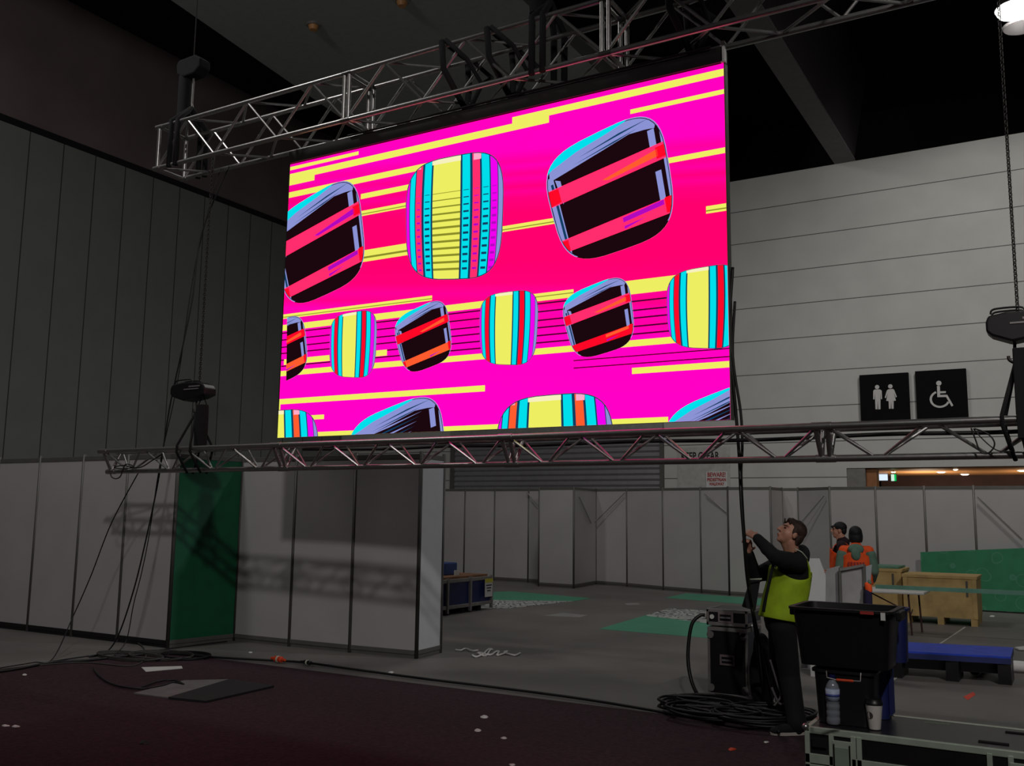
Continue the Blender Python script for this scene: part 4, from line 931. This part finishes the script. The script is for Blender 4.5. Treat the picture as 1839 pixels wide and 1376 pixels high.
g = MB(); g.tube([(L1.x+.15,15.98,z_t-.04),(L1.x+.15,15.98,0)], .014, 8); g.build('leg', mat('maroon_leg', (60,30,30), .5), t); g = MB(); g.tube([(L1.x+.15,16.5,z_t-.04),(L1.x+.15,16.5,0)], .014, 8); g.build('leg', mat('maroon_leg', (60,30,30), .5), t)
# plywood crates
def crate(c, w_, d_, h, label, extra=None, lidm=None):
    t = thing('plywood_crate', label, 'crate', c); c = V(c)
    MB().box((c.x-w_/2,c.y-d_/2,.12), (c.x+w_/2,c.y+d_/2,h-.03)).build('box', M_wood, t)
    MB().box((c.x-w_/2-.015,c.y-d_/2-.015,h-.03), (c.x+w_/2+.015,c.y+d_/2+.015,h+.02)).build('lid', lidm or M_wood, t, bevel=.004)
    for xx in (-w_/2+.06, 0, w_/2-.06): MB().box((c.x+xx-.05,c.y-d_/2,0), (c.x+xx+.05,c.y+d_/2,.12)).build('skid', M_wood, t)
    for xx in (-w_/2, w_/2-.07): MB().box((c.x+xx,c.y-d_/2-.012,.12), (c.x+xx+.07,c.y-d_/2,h-.03)).build('batten', M_wood, t)
    MB().box((c.x+w_*.36,c.y-d_/2-.016,h-.32), (c.x+w_*.36+.03,c.y-d_/2-.011,h-.06)).build('clasp', M_post, t)
    return t
ca, cb = onZ(1665,1117), onZ(1752,1125)
crate((-2.05,18.35,0), 1.15, .9, .80, 'nearer plywood crate on skids in front of the green board')
crate((-3.25,18.7,0), 1.1, .9, .86, 'farther plywood crate behind the white trestle table')
tag(MB().box((-3.75,18.3,.885), (-2.75,19.1,.92)).build('green_sheet', mat('sage_sheet', (96,140,118), .6)), 'thin green sheet lying on top of the farther plywood crate', 'sheet')
# green barrier strip / counter edge across
a, b2 = onY(1572,1052,15.2), onY(1900,1069,15.2)
tag(MB().prism([onY(1572,1050,15.2), onY(1910,1065,15.2), onY(1910,1073,15.2), onY(1572,1057,15.2)], (0,.03,0)).build('barrier_rail', mat('pale_green', (110,160,142), .5)), 'long pale green strip stretched above the crates to the right edge', 'rail').location = (0,0,0)
for xx in (0.35,):
    tag(MB().box((xx,15.2,0), (xx+.05,15.25,.8)).build('barrier_post', M_post), 'post carrying the pale green strip outside the right edge', 'post')
# green board on far wall
M_gb = mat('green_board', (50,134,94), .6, noise=.08)
nt = M_gb.node_tree; bs = nt.nodes['Principled BSDF']; tc = nt.nodes.new('ShaderNodeTexCoord'); vo = nt.nodes.new('ShaderNodeTexVoronoi'); vo.inputs['Scale'].default_value = 2.9
nt.links.new(tc.outputs['Object'], vo.inputs['Vector']); rp = nt.nodes.new('ShaderNodeValToRGB'); el = rp.color_ramp.elements
el[0].position = .30; el[0].color = (0,0,0,1); el[1].position = .335; el[1].color = (1,1,1,1); e_ = el.new(.37); e_.color = (0,0,0,1)
nt.links.new(vo.outputs['Distance'], rp.inputs[0]); mx = nt.nodes.new('ShaderNodeMix'); mx.data_type = 'RGBA'; src = bs.inputs['Base Color'].links[0].from_socket
mu = nt.nodes.new('ShaderNodeMath'); mu.operation = 'MULTIPLY'; mu.inputs[1].default_value = .45; nt.links.new(rp.outputs[0], mu.inputs[0]); nt.links.new(mu.outputs[0], mx.inputs['Factor']); nt.links.new(src, mx.inputs['A']); mx.inputs['B'].default_value = (.16,.38,.26,1); nt.links.new(mx.outputs['Result'], bs.inputs['Base Color'])
gx = onY(1655,1040,20.9).x; gz = onY(1655,992,20.9).z
gr = onY(1839,984.5,20.9)
tag(MB().prism([(gx,20.9,.03),(gx+3.2,20.9,.03),(gx+3.2,20.9,gz+(gr.z-gz)*3.2/(gr.x-gx)),(gx,20.9,gz)], (0,.06,0)).build('green_board', M_gb), 'large green printed board leaning on the far booth wall at right', 'board')
# blue platform and tubes
t = thing('platform_trolley', 'long low blue platform on dark runners right of the black tubs', 'platform', onZ(1720,1195))
A_, B_ = onZ(1608,1152,.30), onZ(1820,1163,.30); C_, D_ = onZ(1815,1180,.30), onZ(1600,1168,.30)
MB().prism([A_-V((0,0,.0)), B_, C_, D_], (0,0,-.02)).build('deck', M_blue, t)
MB().prism([A_-V((0,0,.02)), B_-V((0,0,.02)), C_-V((0,0,.02)), D_-V((0,0,.02))], (0,0,-.06)).build('rim', M_bluecrate, t)
E1 = D_.copy(); E2 = C_.copy(); dd = (E2-E1).normalized()
for k in (.02, .5, .93):
    pz = E1+(E2-E1)*k; g = MB(); g.box((pz.x-.05,pz.y+.02,0), (pz.x+.08,pz.y+.5,.22)); g.build('runner', M_blk, t)
MB().prism([E1+V((0,.25,-.22)), E2+V((0,.25,-.22)), E2+V((0,.28,-.22)), E1+V((0,.28,-.22))], (0,0,.13)).build('under_beam', M_blk, t)
def pipe(a, b, r, label):
    t = thing('cardboard_tube', label, 'tube', a); a, b = V(a), V(b); d = (b-a).normalized()
    MB().tube([a, b], r, 18).build('tube', M_white, t, smooth=True)
    MB().tube([a-d*.002, a+d*.01], r*.8, 18).build('bore_shade', M_black, t)  # black end disc stands for the shade inside the tube
pa = onZ(1751,1204,.07); pb = onZ(1775,1188,.07); pipe(pa, pa+(pb-pa).normalized()*1.0, .065, 'white tube pointing at the viewer under the blue platform')
pa = onZ(1814,1196,.07); pipe(pa, pa+V((1.8,.0,0)), .065, 'white tube lying on the floor at the right end of the blue platform')
tag(MB().prism([onZ(x,y,.01) for x, y in [(1822,1165),(1850,1162),(1850,1168),(1830,1168)]], (0,0,.02)).build('white_offcut', M_white), 'white offcut on the floor at the right edge above the tubes', 'offcut')

# ------------------------------------------------------------------ people
UP = V((0,0,1))
def hand(mb, wrist, fdir, ndir, side, curl=.9, s=1.0):
    """palm from the wrist along fdir; ndir = palm normal (fingers curl to it); side = towards the thumb"""
    f = V(fdir).normalized(); n = (V(ndir)-f*V(ndir).dot(f)).normalized(); sd = f.cross(n); sd = sd if sd.dot(V(side)) > 0 else -sd
    w = V(wrist)
    for k, off in enumerate((.028,.010,-.009,-.027)):
        mb.cap(w+f*.01*s+sd*off*.7*s, w+f*.085*s+sd*off*s, .015*s, .0125*s, 10)
    ax = sd
    for k, (off, L) in enumerate(((.030,.068),(.010,.078),(-.010,.072),(-.029,.056))):
        p = w+f*.088*s+sd*off*s; dcur = f.copy(); a = curl*(.55+.08*k)
        for seg_, fr in enumerate((.42,.33,.25)):
            rot = Quaternion(ax, a if f.cross(n).dot(ax) > 0 else -a); dcur = rot@dcur; q = p+dcur*L*fr*s*1.15
            mb.cap(p, q, (.0095-.0008*seg_)*s, (.009-.0008*seg_)*s, 8); p = q; a = curl
    p = w+f*.02*s+sd*.03*s; dt = (sd*.75+f*.75+n*.35).normalized()
    for seg_, L in enumerate((.04,.032,.026)):
        q = p+dt*L*s; mb.cap(p, q, (.0125-.0012*seg_)*s, (.0115-.0012*seg_)*s, 8); p = q; dt = (dt+n*.45+f*.15).normalized()

def person(label, J, mats, cat='person', hairstyle='short', face=True, vest=None, extra=None):
    """J: joints in world space"""
    hc, hf, hu = V(J['head']), V(J['hf']).normalized(), V(J['hu']).normalized(); hs = hf.cross(hu).normalized(); hu = hs.cross(hf)
    k = J.get('k', 1.0); base = V(J['base'])
    t = thing('person', label, cat, base)
    g = MB()
    def H(a, b, c): return hc+hf*a*k+hu*b*k+hs*c*k
    def he(a, b, c, ra, rb_, rc, nu=14, nv=9): g.ell(H(a,b,c), hf*ra*k, hs*rc*k, hu*rb_*k, nu, nv)
    he(-.012,.03,0,.094,.088,.076); he(.022,-.022,0,.070,.085,.064); he(.040,-.072,0,.048,.040,.046); he(.062,-.092,0,.024,.020,.026)
    he(.062,.040,0,.030,.020,.055)                               # brow
    g.cap(H(.092,.022,0), H(.114,-.018,0), .009*k, .0135*k, 10)    # nose
    he(.100,-.020,.012,.010,.008,.009); he(.100,-.020,-.012,.010,.008,.009)
    he(.088,-.050,0,.014,.007,.022); he(.086,-.061,0,.013,.008,.020)   # lips
    he(.052,-.025,.034,.026,.032,.022); he(.052,-.025,-.034,.026,.032,.022)   # cheeks
    for s_ in (-1,1): he(-.010,-.008,.078*s_,.020,.032,.008)
    nb = V(J['neck']); g.cap(H(-.02,-.06,0), nb, .060*k, .064*k); g.cap(H(.03,-.075,0), nb+hf*.02, .036*k, .045*k)
    ch, pe = V(J['chest']), V(J['pelvis']); sl, sr = V(J['sl']), V(J['sr']); ac = (sl-sr).normalized(); tu = (nb-pe).normalized(); tf = ac.cross(tu).normalized()
    if tf.dot(V(J['face'])) < 0: tf = -tf
    g.ell(ch, ac*.165*k, tf*.115*k, tu*.20*k); g.ell((ch+pe)/2-tu*.02, ac*.14*k, tf*.105*k, tu*.2*k); g.ell(pe, ac*.16*k, tf*.115*k, tu*.13*k)
    g.cap(sl, sr, .06*k, .06*k)
    for s_ in 'lr':
        S, E_, W_ = V(J['s'+s_]), V(J['e'+s_]), V(J['w'+s_])
        g.cap(S, E_, .050*k, .040*k); g.cap(E_, W_, .040*k, .027*k)
        hd = J['h'+s_]; hand(g, W_, hd[0], hd[1], hd[2], hd[3] if len(hd) > 3 else .9, k)
        hp_, kn, an, to = V(J['hip'+s_]), V(J['k'+s_]), V(J['a'+s_]), V(J['t'+s_])
        g.cap(hp_, kn, .082*k, .055*k); g.cap(kn, an, .055*k, .038*k); g.cap(an-UP*.02, an+(to-an)*.6-UP*.01, .034*k, .02*k)
    g.build('body', mats['skin'], t, remesh=.0062, smooth_it=2)
    # eyes
    for s_ in (-1,1):
        MB().ell(H(.077,.014,.030*s_), hf*.010*k, hs*.012*k, hu*.007*k, 10, 6).build('eye', M_eye, t, smooth='all')
        MB().cap(H(.087,.034,.016*s_), H(.075,.037,.046*s_), .0042*k, .003*k, 6).build('eyebrow', mats['hair'], t, smooth='all')
    MB().ell(H(.0985,-.0555,0), hf*.005*k, hs*.017*k, hu*.004*k, 10, 6).build('mouth', M_lips, t, smooth='all')
    # hair
    g = MB()
    def hh(a, b, c, ra, rb_, rc): g.ell(H(a,b,c), hf*ra*k, hs*rc*k, hu*rb_*k, 16, 10)
    if hairstyle == 'short':
        hh(-.030,.052,0,.092,.086,.082); hh(-.062,.0,0,.055,.080,.074); hh(.022,.098,0,.060,.030,.058); hh(-.06,-.05,0,.040,.05,.058)
        for s_ in (-1,1): hh(-.004,.030,.068*s_,.028,.045,.016)
        rl = random.Random(5)
        for _ in range(46):
            a_ = rl.uniform(-.07,.075); c_ = rl.uniform(-.055,.055); p = H(a_, .122-.5*abs(a_+.02)*.5-.3*abs(c_), c_); q = p+hu*rl.uniform(.008,.026)*k+hf*rl.uniform(-.006,.028)*k+hs*rl.uniform(-.01,.01)*k
            g.cap(p-hu*.02, q, .009*k, .0035*k, 6)
    elif hairstyle == 'cap':
        hh(-.020,.048,0,.100,.086,.084); hh(-.065,.0,0,.048,.07,.072); hh(.07,.055,0,.05,.022,.05)
    else:
        hh(-.030,.040,0,.105,.098,.094); hh(-.055,-.03,0,.075,.11,.09); hh(.03,.085,0,.06,.03,.06)
        for s_ in (-1,1): hh(-.01,-.02,.075*s_,.05,.09,.025)
    g.build('hair', mats['hair'], t, remesh=.0055, smooth_it=1)
    # jacket
    g = MB(); jr = J.get('jr', 1.0)
    g.ell(ch, ac*.195*k*jr, tf*.145*k*jr, tu*.225*k); g.ell((ch+pe)/2-tu*.02, ac*.175*k*jr, tf*.14*k*jr, tu*.23*k); g.ell(pe+tu*.03, ac*.185*k, tf*.145*k, tu*.12*k)
    g.cap(sl-ac*.01, sr+ac*.01, .075*k, .075*k); g.cap(nb-tu*.03, nb+tu*.015, .085*k, .078*k); g.ell(nb-tf*.05-tu*.01, ac*.10*k, tf*.06*k, tu*.07*k)
    for s_ in 'lr':
        S, E_, W_ = V(J['s'+s_]), V(J['e'+s_]), V(J['w'+s_]); Wc = E_+(W_-E_)*J.get('cuff'+s_, .90)
        g.cap(S, E_, .078*k*jr, .062*k*jr); g.cap(E_, Wc, .060*k*jr, .043*k*jr)
        g.cap(S+(E_-S)*.5, S+(E_-S)*.7-UP*.012, .07*k*jr, .066*k*jr); g.cap(E_+(Wc-E_)*.4, E_+(Wc-E_)*.5-UP*.006, .056*k*jr, .054*k*jr)
    g.build('jacket', mats['jacket'], t, remesh=.0095, smooth_it=3)
    # trousers
    g = MB(); g.ell(pe, ac*.175*k, tf*.13*k, tu*.13*k)
    for s_ in 'lr':
        hp_, kn, an = V(J['hip'+s_]), V(J['k'+s_]), V(J['a'+s_])
        g.cap(hp_, kn, .108*k, .088*k); g.cap(kn, an+(kn-an)*.06, .088*k, .074*k); g.cap(an+(kn-an)*.16, an+(kn-an)*.02, .078*k, .080*k)
    g.build('trousers', mats['trousers'], t, remesh=.011, smooth_it=3)
    for s_ in 'lr':
        an, to = V(J['a'+s_]), V(J['t'+s_]); d = (to-an); d.z = 0; d.normalize(); sd = d.cross(UP); heel = V((an.x,an.y,0))-d*.055
        g = MB(); z0 = .022
        g.ell(heel+d*.06+UP*(.058), d*.075, sd*.048, UP*.054); g.ell(heel+d*.15+UP*.052, d*.105, sd*.050, UP*.044); g.ell(heel+d*.225+UP*.044, d*.065, sd*.050, UP*.032)
        g.cap(heel+d*.06+UP*.05, heel+d*.06+UP*.12, .052, .050)
        sh = g.build('shoe', M_blkfab, t, remesh=.008, smooth_it=2)
        g = MB(); rings = []
        for zz, kk in ((0,1.0),(.036,1.05)):
            rings.append([heel+d*(.125+math.cos(a_)*.155*kk)+sd*math.sin(a_)*.05*kk*(1.05 if math.cos(a_) > 0 else .85)+UP*zz for a_ in [2*PI*j/24 for j in range(24)]])
        g.loft(rings); g.build('sole', mats.get('sole', M_alud), sh, smooth=True)
    return t, dict(ch=ch, pe=pe, nb=nb, ac=ac, tf=tf, tu=tu, k=k)

def vest_shell(t, G, m, zlo, zhi, scale=1.0, armhole=True, sw=.032, so=.0):
    """loose vest: rings round the torso from hem to chest, plus shoulder straps"""
    ch, pe, nb, ac, tf, tu, k = (G[x] for x in ('ch','pe','nb','ac','tf','tu','k'))
    N = 28; rings = []
    for i in range(9):
        s_ = i/8; c_ = pe+tu*zlo+(ch+tu*zhi-pe-tu*zlo)*s_
        flare = 1.0+.10*(1-s_)**1.5
        rx, ry = .205*k*scale*flare, .178*k*scale*flare
        ring = []
        for j in range(N):
            a_ = 2*PI*j/N; wv = 1+.025*math.sin(5*a_+1.3*i)*(1-s_*.5)
            top = 0
            if i == 8 and armhole: top = -.10*abs(math.cos(a_))**1.5+.03
            if i == 7 and armhole: top = -.05*abs(math.cos(a_))**1.5+.01
            ring.append(c_+ac*math.cos(a_)*rx*wv+tf*math.sin(a_)*ry*wv+tu*top*k)
        rings.append(ring)
    g = MB(); n = N; vs = [p for r in rings for p in r]; fs = []
    for i in range(8): fs += [(i*n+j, i*n+(j+1)%n, (i+1)*n+(j+1)%n, (i+1)*n+j) for j in range(n)]
    g.add(vs, fs); o = g.build('vest', m, t, smooth='all')
    md = o.modifiers.new('so', 'SOLIDIFY'); md.thickness = .006
    md = o.modifiers.new('su', 'SUBSURF'); md.levels = 1; md.render_levels = 1
    # shoulder straps
    for s_ in ((-1,1) if sw else ()):
        g = MB(); pts = []
        for a_, up_, f_ in ((.085,.05,.150),(.085,.15,.115),(.08,.215,.03),(.08,.205,-.06),(.085,.12,-.118),(.085,.03,-.140)):
            pts.append(ch+ac*s_*(a_+so)*k+tu*up_*k+tf*f_*k)
        pts = spl(pts, 5); vs = []; w_ = sw*k
        for p in pts: vs += [p-ac*w_, p+ac*w_]
        g.add(vs, [(2*i,2*i+1,2*i+3,2*i+2) for i in range(len(pts)-1)])
        oo = g.build('vest_strap', m, t, smooth='all'); md = oo.modifiers.new('so', 'SOLIDIFY'); md.thickness = .008
    return o

# the man with the cable -------------------------------------------------
D = 8.05
fac = -CR.copy(); fac.z = 0; fac.normalize(); fac = (Matrix.Rotation(math.radians(6),3,'Z')@fac).normalized()   # faces left in the photo
away = V((-CF.x, -CF.y, 0)).normalized()*-1
hfv = (fac*math.cos(math.radians(30))+UP*math.sin(math.radians(30))).normalized(); huv = (UP*math.cos(math.radians(30))-fac*math.sin(math.radians(30)))
J = dict(base=onZ(1415,1318), head=at(1420,959,D), hf=hfv, hu=huv, neck=at(1425,1001,D), chest=at(1417,1040,D+.02), pelvis=at(1402,1118,D+.03), face=fac,
    sl=at(1433,1011,D-.17), sr=at(1409,1010,D+.17), el=at(1393,1001,D-.22), wl=at(1358,965,D-.10), er=at(1355,1035,D+.16), wr=at(1344,990,D+.03),
    hl=(at(1345,957,D-.04)-at(1358,965,D-.10), -UP*.5+away*1.0-CR*.2, away*-.2+UP*1.0, .75), hr=(at(1343,972,D)-at(1344,990,D+.03), away*-.8-CR*.6, CR*.8-UP*.0, .8),
    cuffr=.88, cuffl=.92,
    hipl=at(1407,1128,D-.08), hipr=at(1402,1126,D+.12), kl=at(1418,1215,D-.10), kr=at(1400,1210,D+.15), al=onZ(1432,1310,.09), ar=onZ(1412,1290,.09), jr=1.03)
J['al'] = V((onZ(1432,1322,0).x, onZ(1432,1322,0).y, .09)); J['ar'] = V((onZ(1414,1303,0).x, onZ(1414,1303,0).y, .09))
J['tl'] = J['al']+fac*.2-UP*.05; J['tr'] = J['ar']+fac*.2-UP*.05
t, G = person('man in a yellow hi-vis vest and black clothes looking up while gripping the hanging cable', J, dict(skin=M_skin, hair=M_hair, jacket=M_jacket, trousers=M_jean, sole=mat('pale_sole', (185,175,170), .6)))
vest_shell(t, G, M_yellow, .02, .07, scale=1.0)
# dark binding of the open front and reflective piping, lying on the vest surface
def surf(px, py, dD): return at(px, py, D+dD)
for (pts, r_, m_, nm) in (([(1389,1012,-.19),(1384,1035,-.215),(1377,1065,-.235),(1371,1099,-.245)], .013, M_blkfab, 'vest_binding'),
                          ([(1428,986,-.10),(1440,992,-.15),(1450,1004,-.14)], .005, M_refl, 'reflective_piping')):
    MB().tube(spl([surf(*q) for q in pts], 5), r_, 7).build(nm, m_, t, smooth='all')
MB().tube([at(1440,995,D+.05), at(1432,1001,D-.09), at(1418,1003,D-.07)], .028, 10).build('collar', M_jacket, t, smooth='all')
g = MB(); g.ell(at(1442,994,D), UP*.075, CR*.055, CF*.10); g.ell(at(1434,1003,D), UP*.05, CR*.09, CF*.12); g.build('hood', M_jacket, t, remesh=.012, smooth_it=2)
# loose grey jacket front hanging open
g = MB(); g.prism([at(1347,1042,D+.10), at(1366,1040,D+.02), at(1357,1098,D-.02), at(1333,1090,D+.08)], CF*.02); g.build('jacket_front', mat('charcoal_fabric', (38,38,42), .9), t, bevel=.004)
MB().tube([at(1346,1041,D+.04), at(1368,1040,D-.03)], .007, 7).build('reflective_band', M_refl, t, smooth='all')

# the two workers behind -------------------------------------------------
def stand(px, D, top_px, yaw_dir, k=None):
    b = onZ(px, 1000); r = ray(px, 1000); b = V((0,0,EYE))+r*D; b.z = 0
    topz = at(px, top_px, D).z; H_ = topz; k = H_/1.78
    f = V(yaw_dir); f.z = 0; f.normalize(); s = f.cross(UP)   # right side
    c = lambda fr, rt, up: b+f*fr*k+s*rt*k+UP*up*k
    J = dict(base=b, head=c(.03,0,1.655), hf=f, hu=UP, neck=c(-.01,0,1.49), chest=c(0,0,1.27), pelvis=c(0,0,.95), face=f, sl=c(0,-.17,1.43), sr=c(0,.17,1.43),
        el=c(-.02,-.23,1.15), er=c(-.02,.23,1.15), wl=c(.16,-.20,1.0), wr=c(.16,.20,1.0), hl=(f*.8-UP*.3, s, UP, .6), hr=(f*.8-UP*.3, -s, UP, .6),
        hipl=c(0,-.09,.9), hipr=c(0,.09,.9), kl=c(.02,-.10,.5), kr=c(.02,.10,.5), al=c(-.02,-.11,.09), ar=c(-.02,.11,.09), tl=c(.17,-.13,.04), tr=c(.17,.13,.04), k=k)
    return J
J = stand(1512, 13.75, 938, -CR*.85+CF*.3)
t, G = person('worker in orange vest and dark shirt, left one of the pair behind the grey panels', J, dict(skin=M_skin, hair=M_hairb, jacket=mat('plum_shirt', (38,20,28), .9), trousers=M_navy), hairstyle='cap')
vest_shell(t, G, M_orange, .0, .10, sw=.06, so=.02)
J = stand(1538, 12.9, 946, CF*.9+CR*.35)
t, G = person('worker with dark bobbed hair, sage hood and orange vest, seen from behind', J, dict(skin=M_skin, hair=M_hairb, jacket=M_orange, trousers=M_navy), hairstyle='bob')
vest_shell(t, G, M_orange, .0, .13, sw=0)
for s_ in 'lr':
    S, E_, W_ = V(J['s'+s_]), V(J['e'+s_]), V(J['w'+s_]); g = MB(); g.cap(S+(E_-S)*.22, E_, .086, .070); g.cap(E_, E_+(W_-E_)*.92, .069, .052); g.build('sleeve', M_sage, t, remesh=.011, smooth_it=2)
nb, ch, tf, ac, tu, k = (G[x] for x in ('nb','ch','tf','ac','tu','k'))
g = MB(); g.ell(nb-tf*.10-tu*.03, ac*.115*k, tf*.07*k, tu*.08*k); g.ell(nb-tf*.15-tu*.10, ac*.07*k, tf*.05*k, tu*.09*k); g.build('hood', M_sage, t, remesh=.012, smooth_it=2)
g = MB()
for r_ in range(2):
    for j in range(6): g.obox(ch-tf*.185*k+ac*(-.10+.04*j)*k-tu*(.02+.085*r_)*k, ac*.012, tf*.004, tu*.025)
g.build('vest_print', M_red, t)
